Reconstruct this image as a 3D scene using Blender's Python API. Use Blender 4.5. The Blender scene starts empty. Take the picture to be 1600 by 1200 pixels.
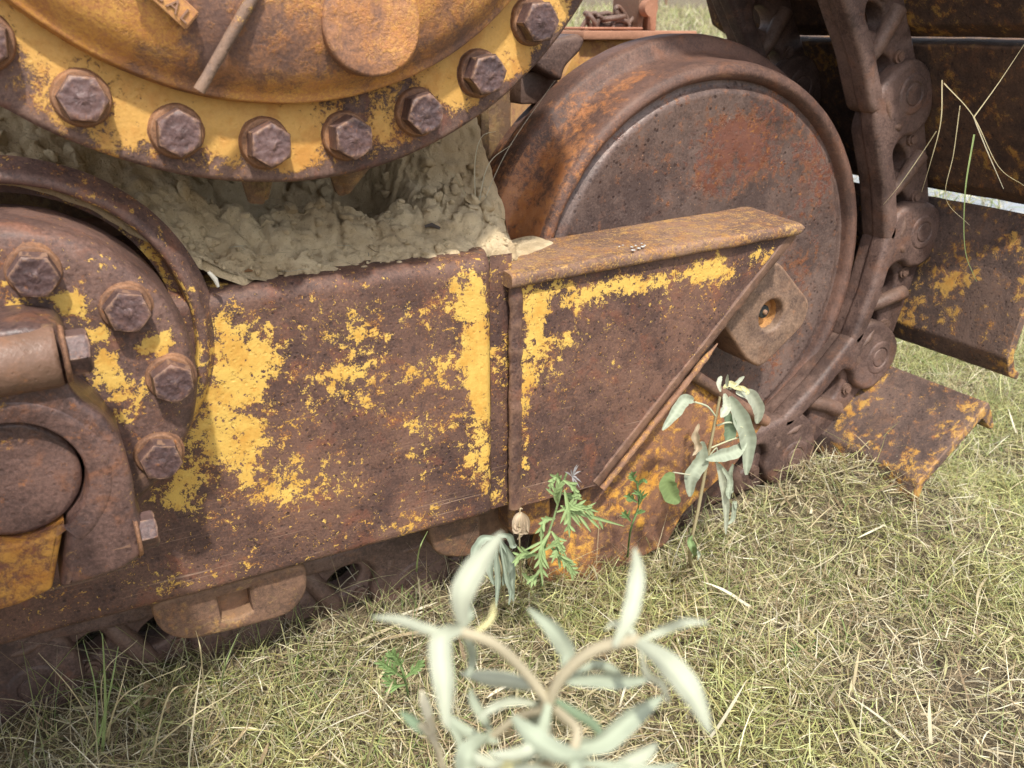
import bpy, bmesh, math, random
import numpy as np
from mathutils import Vector, Matrix, noise
random.seed(7); rng = np.random.default_rng(11)
scene = bpy.context.scene; COL = scene.collection
rad = math.radians
# ---------------------------------------------------------------- camera
YAW, PIT, ROL, FPX = rad(28.6), rad(22.2), rad(0.2), 1371.0
def cam_axes():
    f = Vector((math.sin(YAW)*math.cos(PIT), math.cos(YAW)*math.cos(PIT), -math.sin(PIT)))
    r = Vector((math.cos(YAW), -math.sin(YAW), 0)); u = r.cross(f)
    return (r*math.cos(ROL)+u*math.sin(ROL), u*math.cos(ROL)-r*math.sin(ROL), f)
CR, CU, CF = cam_axes()
cam_d = bpy.data.cameras.new('camera'); cam = bpy.data.objects.new('camera', cam_d); COL.objects.link(cam)
cam.matrix_world = Matrix(((CR.x, CU.x, -CF.x, 0), (CR.y, CU.y, -CF.y, 0), (CR.z, CU.z, -CF.z, 0), (0, 0, 0, 1)))
cam_d.sensor_width = 36; cam_d.lens = 36*FPX/1600
cam_d.clip_start = .02; cam_d.clip_end = 500
cam_d.dof.use_dof = True; cam_d.dof.focus_distance = 1.25; cam_d.dof.aperture_fstop = 8.0
scene.camera = cam
def ray(u, v): return (CF + CR*((u-800)/FPX) - CU*((v-600)/FPX))
def P(u, v, y):                  # point of the plane Y = y seen at photo pixel (u, v)
    d = ray(u, v); return d*(y/d.y)
def G(u, v, z):
    d = ray(u, v); return d*(z/d.z)
def D(u, v, dep): return ray(u, v)*dep
# ---------------------------------------------------------------- light
SUN_DIR = Vector((.15, .54, -.83)).normalized()     # the way the light travels
w = bpy.data.worlds.new('World'); scene.world = w; w.use_nodes = True
nt = w.node_tree; bg = nt.nodes['Background']
sky = nt.nodes.new('ShaderNodeTexSky'); sky.sky_type = 'NISHITA'; sky.sun_disc = False
sky.sun_elevation = math.asin(-SUN_DIR.z); sky.sun_rotation = math.atan2(-SUN_DIR.x, -SUN_DIR.y)
sky.dust_density = 2.5; sky.air_density = 1.0
hs = nt.nodes.new('ShaderNodeHueSaturation'); hs.inputs['Saturation'].default_value = .5
nt.links.new(sky.outputs[0], hs.inputs['Color']); nt.links.new(hs.outputs[0], bg.inputs[0]); bg.inputs[1].default_value = .15
sd = bpy.data.lights.new('sun', 'SUN'); sd.energy = 2.7; sd.angle = rad(2.2); sd.color = (1, .95, .87)
sun = bpy.data.objects.new('sun', sd); COL.objects.link(sun)
sun.rotation_euler = SUN_DIR.to_track_quat('-Z', 'Y').to_euler()
scene.view_settings.view_transform = 'Standard'; scene.view_settings.look = 'None'
scene.view_settings.exposure = .88; scene.view_settings.gamma = 1
scene.cycles.max_bounces = 6; scene.cycles.diffuse_bounces = 3; scene.cycles.glossy_bounces = 3
# ---------------------------------------------------------------- helpers
WLOC = {}
def tag(o, label=None, cat=None, group=None, kind=None):
    if label: o['label'] = label
    if cat: o['category'] = cat
    if group: o['group'] = group
    if kind: o['kind'] = kind
    return o
def empty(name, loc, label=None, cat=None, group=None):
    o = bpy.data.objects.new(name, None); COL.objects.link(o); o.location = loc
    o.empty_display_size = .05; WLOC[o] = Vector(loc)
    return tag(o, label, cat, group)
def put(name, me, mat=None, parent=None, smooth=35):
    """link a mesh given in world coordinates as one object (child of parent)"""
    o = bpy.data.objects.new(name, me); COL.objects.link(o)
    base = Vector((0, 0, 0))
    if parent:
        o.parent = parent; base = WLOC[parent]
    n = len(me.vertices); co = np.empty(n*3, np.float32); me.vertices.foreach_get('co', co)
    if parent: org = base; WLOC[o] = base; o.location = (0, 0, 0)
    else:
        c = co.reshape(-1, 3); org = Vector(((c[:, 0].min()+c[:, 0].max())/2, (c[:, 1].min()+c[:, 1].max())/2, c[:, 2].min()))
        o.location = org; WLOC[o] = org
    me.transform(Matrix.Translation(-org))
    if mat: me.materials.clear(); me.materials.append(mat)
    if smooth is not None:
        me.polygons.foreach_set('use_smooth', [True]*len(me.polygons))
        if smooth < 180: me.set_sharp_from_angle(angle=rad(smooth))
    me.update(); return o
def place(name, me, loc, rot=None, parent=None, mat=None):
    """link a mesh given in its own coordinates at world location loc"""
    o = bpy.data.objects.new(name, me); COL.objects.link(o)
    b = WLOC[parent] if parent else Vector((0, 0, 0))
    if parent: o.parent = parent
    o.location = Vector(loc)-b
    if rot is not None: o.rotation_euler = rot
    WLOC[o] = Vector(loc)
    return o
def mesh_np(name, V, F, attr=None, col=None):
    """V (n,3), F (m,k) all the same size"""
    V = np.asarray(V, np.float32); F = np.asarray(F, np.int32); k = F.shape[1]
    me = bpy.data.meshes.new(name); me.vertices.add(len(V)); me.vertices.foreach_set('co', V.ravel())
    me.loops.add(F.size); me.loops.foreach_set('vertex_index', F.ravel())
    me.polygons.add(len(F)); me.polygons.foreach_set('loop_start', np.arange(0, F.size, k, dtype=np.int32))
    me.polygons.foreach_set('loop_total', np.full(len(F), k, np.int32))
    me.update(calc_edges=True); me.validate()
    if attr is not None:
        a = me.attributes.new('pt', 'FLOAT', 'POINT'); a.data.foreach_set('value', np.asarray(attr, np.float32))
    if col is not None:
        a = me.attributes.new('Col', 'FLOAT_COLOR', 'POINT')
        c = np.ones((len(V), 4), np.float32); c[:, :3] = col; a.data.foreach_set('color', c.ravel())
    return me
def from_bm(name, bm):
    me = bpy.data.meshes.new(name); bmesh.ops.recalc_face_normals(bm, faces=bm.faces); bm.to_mesh(me); bm.free(); return me
def nz(x, y, z, s): return noise.noise(Vector((x*s, y*s, z*s)))
def rough_bm(bm, amp, s):
    bm.normal_update()
    for v in bm.verts:
        v.co += v.normal*(amp*(nz(*v.co, s)+.5*nz(*v.co, s*2.7)))
def lathe(name, prof, cx, cz, seg=160, a0=0, a1=2*math.pi, amp=0, s=20):
    """profile [(r, y)...] swept about the Y axis through (cx, cz)"""
    full = abs(a1-a0-2*math.pi) < 1e-6
    n = seg if full else seg+1; V = []; F = []
    for i in range(n):
        a = a0+(a1-a0)*i/seg
        for r, y in prof: V.append((cx+r*math.cos(a), y, cz+r*math.sin(a)))
    m = len(prof)
    for i in range(seg):
        j = (i+1) % n
        for k in range(m-1): F.append((i*m+k, j*m+k, j*m+k+1, i*m+k+1))
    me = mesh_np(name, V, F); bm = bmesh.new(); bm.from_mesh(me); bpy.data.meshes.remove(me)
    bmesh.ops.remove_doubles(bm, verts=bm.verts, dist=1e-5)
    if amp: bmesh.ops.recalc_face_normals(bm, faces=bm.faces); rough_bm(bm, amp, s)
    return from_bm(name, bm)
def round_profile(pts, rads, n=5):
    """fillet the corners of an open polyline"""
    out = [pts[0]]
    for i in range(1, len(pts)-1):
        p, a, b = Vector(pts[i]), Vector(pts[i-1]), Vector(pts[i+1]); r = rads[i] if isinstance(rads, (list, tuple)) else rads
        r = min(r, (a-p).length*.49, (b-p).length*.49)
        s, e = p+(a-p).normalized()*r, p+(b-p).normalized()*r
        for k in range(n+1):
            t = k/n; q = s*(1-t)**2+p*2*t*(1-t)+e*t*t; out.append((q.x, q.y))
    out.append(pts[-1]); return out
def plate(name, outline, y0, y1, holes=(), bev=.004, fil=0.0, res=2, nf=4):
    """outline [(x,z)...] extruded from y0 (front) to y1 (back), world coords; corners rounded by fil; bevelled rim"""
    cu = bpy.data.curves.new(name, 'CURVE'); cu.dimensions = '2D'; cu.fill_mode = 'BOTH'
    def add(pl, f):
        pl = [tuple(q) for q in pl]
        if f: 
            m = len(pl); o = []
            for i in range(m):
                p, a, b = Vector(pl[i]), Vector(pl[i-1]), Vector(pl[(i+1) % m])
                r = min(f, (a-p).length*.48, (b-p).length*.48); s, e = p+(a-p).normalized()*r, p+(b-p).normalized()*r
                for k in range(nf+1):
                    t = k/nf; q = s*(1-t)**2+p*2*t*(1-t)+e*t*t; o.append((q.x, q.y))
            pl = o
        sp = cu.splines.new('POLY'); sp.points.add(len(pl)-1)
        for q, c in zip(sp.points, pl): q.co = (c[0], c[1], 0, 1)
        sp.use_cyclic_u = True
    add(outline, fil)
    for h in holes: add(h, 0)
    cu.extrude = max((y1-y0)/2-bev, .0005); cu.bevel_depth = bev; cu.bevel_resolution = res; cu.offset = -bev
    o = bpy.data.objects.new('tmp', cu); COL.objects.link(o)
    dg = bpy.context.evaluated_depsgraph_get(); me = bpy.data.meshes.new_from_object(o.evaluated_get(dg))
    bpy.data.objects.remove(o); bpy.data.curves.remove(cu)
    # (x, y, z) -> (x, ymid - z, y)
    me.transform(Matrix(((1, 0, 0, 0), (0, 0, -1, (y0+y1)/2), (0, 1, 0, 0), (0, 0, 0, 1))))
    bm = bmesh.new(); bm.from_mesh(me); bmesh.ops.remove_doubles(bm, verts=bm.verts, dist=1e-5)
    me2 = from_bm(name, bm); bpy.data.meshes.remove(me); return me2
def join_me(name, mes):
    bm = bmesh.new()
    for m in mes: bm.from_mesh(m)
    for m in mes: bpy.data.meshes.remove(m)
    me = bpy.data.meshes.new(name); bm.to_mesh(me); bm.free(); return me
def circle(cx, cz, r, n=28, sx=1, rot=0):
    o = []
    for i in range(n):
        a = 2*math.pi*i/n; x, z = r*sx*math.cos(a), r*math.sin(a)
        o.append((cx+x*math.cos(rot)-z*math.sin(rot), cz+x*math.sin(rot)+z*math.cos(rot)))
    return o
def tube(name, pts, rads, seg=10, amp=0, s=60, cap=True):
    V = []; F = []; n = len(pts)
    pts = [Vector(p) for p in pts]
    if not hasattr(rads, '__len__'): rads = [rads]*n
    up = Vector((.13, .21, .97))
    for i, p in enumerate(pts):
        t = (pts[min(i+1, n-1)]-pts[max(i-1, 0)]).normalized(); a = t.cross(up)
        if a.length < .1: a = t.cross(Vector((1, 0, 0)))
        a.normalize(); b = t.cross(a)
        for k in range(seg):
            an = 2*math.pi*k/seg; q = p+(a*math.cos(an)+b*math.sin(an))*rads[i]
            if amp: q += (q-p).normalized()*amp*(nz(*q, s)+nz(*q, s*3)*.5)
            V.append(q[:])
    for i in range(n-1):
        for k in range(seg):
            l = (k+1) % seg; F.append((i*seg+k, i*seg+l, (i+1)*seg+l, (i+1)*seg+k))
    bm = bmesh.new(); vs = [bm.verts.new(v) for v in V]
    for f in F: bm.faces.new([vs[i] for i in f])
    if cap: bm.faces.new(vs[:seg][::-1]); bm.faces.new(vs[-seg:])
    return from_bm(name, bm)
def dense(pr, d):
    o = [pr[0]]
    for a, b in zip(pr, pr[1:]):
        n = max(1, int(math.hypot(a[0]-b[0], a[1]-b[1])/d))
        for k in range(1, n+1): o.append((a[0]+(b[0]-a[0])*k/n, a[1]+(b[1]-a[1])*k/n))
    return o
def box(name, x0, x1, y0, y1, z0, z1, bev=.004, seg=2):
    bm = bmesh.new(); bmesh.ops.create_cube(bm, size=1)
    for v in bm.verts: v.co = ((x0+x1)/2+v.co.x*(x1-x0), (y0+y1)/2+v.co.y*(y1-y0), (z0+z1)/2+v.co.z*(z1-z0))
    if bev: bmesh.ops.bevel(bm, geom=bm.edges[:], offset=bev, segments=seg, affect='EDGES', profile=.5)
    return from_bm(name, bm)
def smooth01(t): t = np.clip(t, 0, 1); return t*t*(3-2*t)
# ---------------------------------------------------------------- materials
def N(nt, t, **k):
    n = nt.nodes.new(t)
    for a, b in k.items():
        if a == 'inp':
            for i, v in b.items(): n.inputs[i].default_value = v
        else: setattr(n, a, b)
    return n
def base_mat(name, rough=.8):
    m = bpy.data.materials.new(name); m.use_nodes = True; nt = m.node_tree
    b = nt.nodes['Principled BSDF']; b.inputs['Roughness'].default_value = rough
    return m, nt, b
def noise_n(nt, pos, scale, detail=6, rough=.6, dist=0, dim='3D'):
    n = N(nt, 'ShaderNodeTexNoise'); n.inputs['Scale'].default_value = scale; n.inputs['Detail'].default_value = detail
    n.inputs['Roughness'].default_value = rough; n.inputs['Distortion'].default_value = dist
    nt.links.new(pos, n.inputs['Vector']); return n.outputs[0]
def math_n(nt, op, a, b=None, c=None, clamp=False):
    n = N(nt, 'ShaderNodeMath', operation=op, use_clamp=clamp)
    for i, v in enumerate((a, b, c)):
        if v is None: continue
        if isinstance(v, (int, float)): n.inputs[i].default_value = v
        else: nt.links.new(v, n.inputs[i])
    return n.outputs[0]
def step_n(nt, v, lo, hi):
    n = N(nt, 'ShaderNodeMapRange', interpolation_type='SMOOTHSTEP', inp={1: lo, 2: hi}); nt.links.new(v, n.inputs[0]); return n.outputs[0]
def mix_n(nt, f, a, b):
    n = N(nt, 'ShaderNodeMix', data_type='RGBA')
    for i, v in ((0, f), (6, a), (7, b)):
        if isinstance(v, (int, float)): n.inputs[i].default_value = v
        elif isinstance(v, (tuple, list)): n.inputs[i].default_value = (*v, 1)
        else: nt.links.new(v, n.inputs[i])
    return n.outputs[2]
DARK = (.062, .034, .028); MID = (.150, .080, .056); RED = (.19, .066, .036); ORA = (.42, .15, .035); YEL = (.60, .385, .11); YOR = (.55, .25, .045)
def rust(name, paint=-9, soft=0, tones=(DARK, MID, RED), orange=.35, yel=YEL, rough=.78, pits=.5, bump=1, attr=False, gran=0, paint_scale=14, metal=0.0, specks=0, grain=.3, edge=.4, flecks=0, scratch=0, pscale=100, streak=None, dust=0.0, dust_col=(.36, .27, .17), grime=.0):
    m, nt, b = base_mat(name, rough); L = nt.links.new
    geo = N(nt, 'ShaderNodeNewGeometry'); pos = geo.outputs['Position']
    if streak:
        mp = N(nt, 'ShaderNodeMapping'); mp.inputs['Scale'].default_value = streak; L(pos, mp.inputs[0]); spos = mp.outputs[0]
    else: spos = pos
    n1 = noise_n(nt, spos, 7, 5, .6, .3); n2 = noise_n(nt, pos, 45, 8, .7); n3 = noise_n(nt, pos, 260, 4, .7)
    nf = noise_n(nt, pos, 900, 2, .6)
    t = math_n(nt, 'ADD', math_n(nt, 'MULTIPLY', n1, .5), math_n(nt, 'ADD', math_n(nt, 'MULTIPLY', n2, .3), math_n(nt, 'MULTIPLY', n3, .2)))
    c = mix_n(nt, step_n(nt, t, .40, .60), tones[0], tones[1])
    nr = noise_n(nt, pos, 19, 7, .72, .5)
    c = mix_n(nt, math_n(nt, 'MULTIPLY', step_n(nt, nr, .52, .68), .5), c, tones[2])
    no = noise_n(nt, pos, 55, 6, .75)
    c = mix_n(nt, math_n(nt, 'MULTIPLY', step_n(nt, no, .60, .72), orange), c, ORA)
    # fine grain
    g = math_n(nt, 'MULTIPLY_ADD', n3, .9, .55); hv = N(nt, 'ShaderNodeVectorMath', operation='SCALE')
    L(c, hv.inputs[0]); L(math_n(nt, 'MULTIPLY', g, math_n(nt, 'MULTIPLY_ADD', nf, .7, .65)), hv.inputs[3]); c = hv.outputs[0]
    br = math_n(nt, 'MULTIPLY', step_n(nt, noise_n(nt, pos, 520, 3, .8), .64, .72), grain); c = mix_n(nt, br, c, (.33, .21, .14))
    bd = math_n(nt, 'MULTIPLY', step_n(nt, noise_n(nt, pos, 33, 8, .8, .8), .56, .66), .55); c = mix_n(nt, bd, c, (.055, .036, .034))
    hgt = math_n(nt, 'ADD', math_n(nt, 'MULTIPLY', n2, .6), math_n(nt, 'MULTIPLY', n3, .4))
    if pits:
        vo = N(nt, 'ShaderNodeTexVoronoi'); vo.inputs['Scale'].default_value = pscale; L(pos, vo.inputs['Vector'])
        pit = step_n(nt, math_n(nt, 'ADD', vo.outputs['Distance'], math_n(nt, 'MULTIPLY', n2, .6)), .44, .56)
        c = mix_n(nt, math_n(nt, 'MULTIPLY', math_n(nt, 'MULTIPLY', math_n(nt, 'SUBTRACT', 1, pit), step_n(nt, noise_n(nt, pos, 13, 4, .6), .38, .6)), pits*.9), c, (.028, .015, .013))
        hgt = math_n(nt, 'ADD', hgt, math_n(nt, 'MULTIPLY', pit, .6*pits))
    rgh = rough
    if paint > -5:
        a = noise_n(nt, pos, paint_scale, 9, .68, .35); a2 = noise_n(nt, pos, paint_scale*5, 6, .7, .4); a3 = noise_n(nt, pos, 420, 3, .7)
        v = math_n(nt, 'ADD', math_n(nt, 'MULTIPLY', a, .75), math_n(nt, 'ADD', math_n(nt, 'MULTIPLY', a2, .85), math_n(nt, 'MULTIPLY', a3, .32)))
        v = math_n(nt, 'SUBTRACT', v, .96)     # about zero mean
        if attr:
            at = N(nt, 'ShaderNodeAttribute', attribute_name='pt'); v = math_n(nt, 'ADD', v, at.outputs['Fac'])
        v = math_n(nt, 'ADD', v, paint)
        if flecks:
            fk = noise_n(nt, pos, 150, 5, .75, .6); fv = math_n(nt, 'ADD', math_n(nt, 'MULTIPLY_ADD', fk, 1.0, -.598), math_n(nt, 'MULTIPLY', math_n(nt, 'SUBTRACT', v, .0), .22))
            hl = noise_n(nt, pos, 110, 5, .75, .3); v = math_n(nt, 'MINIMUM', v, math_n(nt, 'ADD', math_n(nt, 'MULTIPLY_ADD', hl, -1.0, .568), math_n(nt, 'MULTIPLY', v, .35)))
            v = math_n(nt, 'MAXIMUM', v, fv)
        e = .012+soft
        pm = step_n(nt, v, -e, e)
        st = step_n(nt, v, -.075-soft, .02+soft); 
        stn = math_n(nt, 'MULTIPLY', st, step_n(nt, noise_n(nt, pos, 30, 6, .7), .47, .62))
        c = mix_n(nt, math_n(nt, 'MULTIPLY', stn, .75), c, ORA)
        y2 = mix_n(nt, step_n(nt, noise_n(nt, pos, 24, 7, .72), .42, .66), yel, tuple(q*f for q, f in zip(yel, (.86, .72, .6))))
        y2 = mix_n(nt, math_n(nt, 'MULTIPLY', step_n(nt, noise_n(nt, pos, 70, 6, .75), .56, .70), .55), y2, YOR)
        vs = math_n(nt, 'MULTIPLY_ADD', n3, .35, .82); sv = N(nt, 'ShaderNodeVectorMath', operation='SCALE'); L(y2, sv.inputs[0]); L(vs, sv.inputs[3])
        if gran:
            gn = step_n(nt, math_n(nt, 'ADD', math_n(nt, 'MULTIPLY', noise_n(nt, pos, 330, 4, .8), .75), math_n(nt, 'MULTIPLY', a2, .45)), .50, .72)
            c2 = mix_n(nt, math_n(nt, 'MULTIPLY', gn, gran), sv.outputs[0], (.40, .17, .068))
        else: c2 = sv.outputs[0]
        c = mix_n(nt, pm, c, c2)
        hgt = math_n(nt, 'ADD', hgt, math_n(nt, 'MULTIPLY', pm, .55))
        rgh = None; L(math_n(nt, 'MULTIPLY_ADD', pm, -.18, rough), b.inputs['Roughness'])
    if scratch:
        ms = N(nt, 'ShaderNodeMapping'); ms.inputs['Scale'].default_value = (4, 1, 330); ms.inputs['Rotation'].default_value = (0, rad(2.5), 0); L(pos, ms.inputs[0])
        sc_ = step_n(nt, noise_n(nt, ms.outputs[0], 1, 3, .6), .60, .68); xz = N(nt, 'ShaderNodeSeparateXYZ'); L(pos, xz.inputs[0])
        sm_ = math_n(nt, 'MULTIPLY', step_n(nt, noise_n(nt, pos, 6, 3, .6), .40, .62), step_n(nt, xz.outputs[2], -.48, -.62))
        c = mix_n(nt, math_n(nt, 'MULTIPLY', math_n(nt, 'MULTIPLY', sc_, sm_), scratch), c, (.36, .24, .17))
    if specks:
        vs_ = N(nt, 'ShaderNodeTexVoronoi'); vs_.inputs['Scale'].default_value = 95; L(pos, vs_.inputs['Vector'])
        sp = math_n(nt, 'SUBTRACT', 1, step_n(nt, math_n(nt, 'ADD', vs_.outputs['Distance'], math_n(nt, 'MULTIPLY', n3, .25)), .20, .27))
        sp = math_n(nt, 'MULTIPLY', sp, step_n(nt, noise_n(nt, pos, 11, 4, .6), .52, .60)); c = mix_n(nt, math_n(nt, 'MULTIPLY', sp, specks), c, (.40, .24, .14))
    pt_ = step_n(nt, math_n(nt, 'ADD', geo.outputs['Pointiness'], math_n(nt, 'MULTIPLY_ADD', n2, .06, -.03)), .512, .56)
    c = mix_n(nt, math_n(nt, 'MULTIPLY', pt_, edge), c, (.34, .20, .12))
    if dust:
        nrm = N(nt, 'ShaderNodeSeparateXYZ'); L(geo.outputs['Normal'], nrm.inputs[0])
        d = math_n(nt, 'MULTIPLY', step_n(nt, math_n(nt, 'ADD', nrm.outputs[2], math_n(nt, 'MULTIPLY_ADD', n2, 1.2, -.6)), .2, 1.0), dust, clamp=True)
        c = mix_n(nt, d, c, dust_col)
    L(c, b.inputs['Base Color'])
    b.inputs['Metallic'].default_value = metal; b.inputs['Specular IOR Level'].default_value = .4
    bp = N(nt, 'ShaderNodeBump', inp={0: .55*bump, 1: .0025}); L(hgt, bp.inputs['Height'])
    bp2 = N(nt, 'ShaderNodeBump', inp={0: .5*bump, 1: .012}); L(n1, bp2.inputs['Height']); L(bp2.outputs[0], bp.inputs['Normal'])
    L(bp.outputs[0], b.inputs['Normal'])
    return m
M_face = rust('beam_rust_paint', paint=0, attr=True, tones=(DARK, MID, RED), orange=.3, pits=.8, rough=.6, flecks=1, scratch=.8, yel=(.61, .395, .095))
M_rust = rust('dark_rust', orange=.25, rough=.6)
M_rustp = rust('rust_trace_paint', paint=-.17, orange=.35, rough=.7)
M_shelf = rust('shelf_top_rust', paint=-.05, soft=.03, tones=((.13, .075, .055), (.26, .155, .10), (.28, .12, .055)), orange=.6, paint_scale=60, yel=(.44, .27, .10), grain=.8, flecks=1, pits=.5)
M_cover = rust('cover_paint', paint=.04, attr=True, soft=.10, tones=((.14, .08, .062), (.33, .155, .075), (.42, .18, .06)), yel=(.60, .32, .08), gran=.95, orange=.5, pits=.15, rough=.7, paint_scale=7)
M_coverf = rust('cover_flange_paint', paint=-.10, attr=True, soft=.04, tones=(DARK, (.17, .10, .075), RED), yel=(.56, .32, .085), orange=.9, pits=.4, flecks=1, rough=.72, paint_scale=11)
M_bolt = rust('bolt_rust', tones=((.05, .030, .030), (.12, .070, .064), (.20, .09, .055)), orange=.4, edge=.6, rough=.46, pits=.35, bump=1.0, dust=.1, dust_col=(.35, .24, .19))
M_wash = rust('washer_rust', tones=((.13, .065, .04), (.26, .13, .065), (.34, .15, .05)), orange=.7, rough=.75, pits=.2)
M_flange = rust('flange_rust_paint', paint=0, attr=True, tones=((.08, .046, .038), (.17, .098, .076), (.24, .10, .055)), orange=.55, rough=.55, yel=(.62, .40, .10), flecks=1, pits=.4)
M_cap = rust('cap_rust', paint=-.20, soft=.06, tones=((.062, .038, .034), (.15, .088, .072), (.24, .10, .05)), orange=.5, rough=.34, pits=.4, grain=.2, edge=.35)
M_saddle = rust('saddle_paint', paint=.02, soft=.12, tones=(MID, RED, ORA), orange=.8, yel=(.54, .27, .055), pits=.2)
M_wheel = rust('wheel_disc', paint=0, attr=True, soft=.06, yel=(.17, .075, .055), tones=((.075, .050, .044), (.158, .108, .090), (.19, .095, .062)), orange=.25, rough=.38, pits=.9, pscale=75, bump=.8, metal=.08, specks=.8, grain=.3, edge=.08)
M_tread = rust('wheel_tread', paint=0, attr=True, soft=.12, yel=(.38, .17, .075), tones=((.070, .040, .032), (.15, .082, .060), (.20, .085, .045)), orange=.3, rough=.6, pits=.1, specks=.4)
M_link = rust('link_rust', tones=((.062, .038, .032), (.155, .098, .080), (.18, .085, .05)), orange=.12, rough=.55, pits=.4, edge=.12, grain=.15, dust=.12, dust_col=(.2, .14, .10))
M_link2 = rust('lug_rust', tones=((.10, .062, .046), (.24, .155, .105), (.26, .13, .07)), orange=.3, rough=.62, pits=.3, edge=.8, dust=.3, dust_col=(.3, .22, .15))
M_shoe = rust('shoe_rust', paint=-.12, soft=.05, tones=((.04, .024, .019), (.10, .055, .035), (.15, .065, .032)), orange=.4, rough=.75, pits=.9, yel=(.32, .18, .045), dust=.1, paint_scale=9)
M_shoe_y = rust('shoe_rust_yellow', paint=-.085, soft=.03, tones=((.06, .04, .034), (.14, .09, .07), (.17, .09, .055)), orange=.5, rough=.75, pits=.6, yel=(.46, .27, .07), paint_scale=9)
M_guard = rust('guard_paint', paint=-.09, soft=.10, tones=((.10, .05, .038), (.20, .095, .055), (.24, .10, .045)), orange=.6, yel=(.68, .36, .06), pits=.3, paint_scale=11)
M_col = rust('collar_rust', paint=-.17, soft=.12, tones=((.075, .045, .032), (.17, .095, .06), (.26, .12, .055)), yel=(.33, .22, .09), orange=.4, rough=.75, pits=.15, dust=.35, dust_col=(.36, .22, .12))
M_inner = rust('inner_panel', paint=-.02, soft=.09, tones=((.04, .03, .022), (.09, .065, .04), (.1, .06, .04)), yel=(.24, .18, .07), orange=.2)
M_block = rust('block_rust', tones=((.30, .12, .07), (.42, .19, .12), (.46, .2, .1)), orange=.6, rough=.85, pits=.1)
M_blockf = rust('block_side', paint=.05, soft=.1, tones=((.30, .12, .05), (.4, .18, .07), (.42, .2, .07)), yel=(.55, .3, .07), orange=.7, pits=0)

def mud_mat():
    m, nt, b = base_mat('dried_mud', .95); L = nt.links.new
    pos = N(nt, 'ShaderNodeNewGeometry').outputs['Position']
    n1 = noise_n(nt, pos, 9, 6, .6); n2 = noise_n(nt, pos, 60, 8, .75); n3 = noise_n(nt, pos, 400, 4, .7)
    c = mix_n(nt, step_n(nt, n1, .35, .65), (.47, .345, .195), (.68, .54, .335))
    c = mix_n(nt, math_n(nt, 'MULTIPLY', step_n(nt, n2, .54, .70), .5), c, (.25, .17, .09))
    c = mix_n(nt, math_n(nt, 'MULTIPLY', step_n(nt, n3, .60, .70), .55), c, (.66, .54, .35))
    c = mix_n(nt, math_n(nt, 'MULTIPLY', step_n(nt, math_n(nt, 'SUBTRACT', 1, n3), .60, .68), .6), c, (.10, .07, .04))
    L(c, b.inputs['Base Color'])
    bp = N(nt, 'ShaderNodeBump', inp={0: .9, 1: .009}); L(math_n(nt, 'ADD', n2, math_n(nt, 'MULTIPLY', n3, .35)), bp.inputs['Height']); L(bp.outputs[0], b.inputs['Normal'])
    return m
M_mud = mud_mat()
def ground_mat():
    m, nt, b = base_mat('dry_soil_and_thatch', .95); L = nt.links.new
    pos = N(nt, 'ShaderNodeNewGeometry').outputs['Position']
    n1 = noise_n(nt, pos, 3, 6, .65); n2 = noise_n(nt, pos, 40, 8, .75); n3 = noise_n(nt, pos, 220, 5, .75)
    c = mix_n(nt, step_n(nt, n2, .38, .62), (.06, .045, .028), (.19, .145, .085))
    c = mix_n(nt, math_n(nt, 'MULTIPLY', step_n(nt, n3, .5, .7), .6), c, (.40, .33, .2))
    c = mix_n(nt, math_n(nt, 'MULTIPLY', step_n(nt, n1, .5, .7), .4), c, (.16, .19, .07))
    L(c, b.inputs['Base Color'])
    bp = N(nt, 'ShaderNodeBump', inp={0: .9, 1: .01}); L(math_n(nt, 'ADD', n2, math_n(nt, 'MULTIPLY', n3, .4)), bp.inputs['Height']); L(bp.outputs[0], b.inputs['Normal'])
    return m
M_ground = ground_mat()
def col_mat(name, rough=.6, trans=.25, spec=.4, nscale=0, namp=.3):
    m, nt, b = base_mat(name, rough); L = nt.links.new
    at = N(nt, 'ShaderNodeAttribute', attribute_name='Col'); c = at.outputs['Color']
    if nscale:
        pos = N(nt, 'ShaderNodeNewGeometry').outputs['Position']; n = noise_n(nt, pos, nscale, 5, .65)
        sv = N(nt, 'ShaderNodeVectorMath', operation='SCALE'); L(c, sv.inputs[0]); L(math_n(nt, 'MULTIPLY_ADD', n, namp*2, 1-namp), sv.inputs[3]); c = sv.outputs[0]
    L(c, b.inputs['Base Color']); b.inputs['Specular IOR Level'].default_value = spec
    if trans:
        tr = N(nt, 'ShaderNodeBsdfTranslucent'); L(c, tr.inputs[0]); mx = N(nt, 'ShaderNodeMixShader', inp={0: trans})
        L(b.outputs[0], mx.inputs[1]); L(tr.outputs[0], mx.inputs[2]); L(mx.outputs[0], nt.nodes['Material Output'].inputs[0])
    return m
M_grass = col_mat('grass_blades', .65, .3)
M_leaf = col_mat('leaf', .75, .22, .25, 160, .12)
def plain(name, col, rough=.8, metal=0, nscale=60, amp=.35):
    m, nt, b = base_mat(name, rough); L = nt.links.new
    pos = N(nt, 'ShaderNodeNewGeometry').outputs['Position']; n = noise_n(nt, pos, nscale, 6, .7)
    L(mix_n(nt, n, tuple(c*(1-amp) for c in col), tuple(min(1, c*(1+amp)) for c in col)), b.inputs['Base Color'])
    b.inputs['Metallic'].default_value = metal
    bp = N(nt, 'ShaderNodeBump', inp={0: .5, 1: .004}); L(n, bp.inputs['Height']); L(bp.outputs[0], b.inputs['Normal']); return m
M_black = plain('black_rubber', (.02, .022, .02), .5)
M_grey = plain('grey_iron', (.12, .10, .09), .85, amp=.5)
M_stone = plain('pale_gravel', (.27, .29, .31), .9, nscale=25, amp=.2)
M_splat = plain('dried_splash', (.55, .56, .54), .8, nscale=400, amp=.3)

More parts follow.
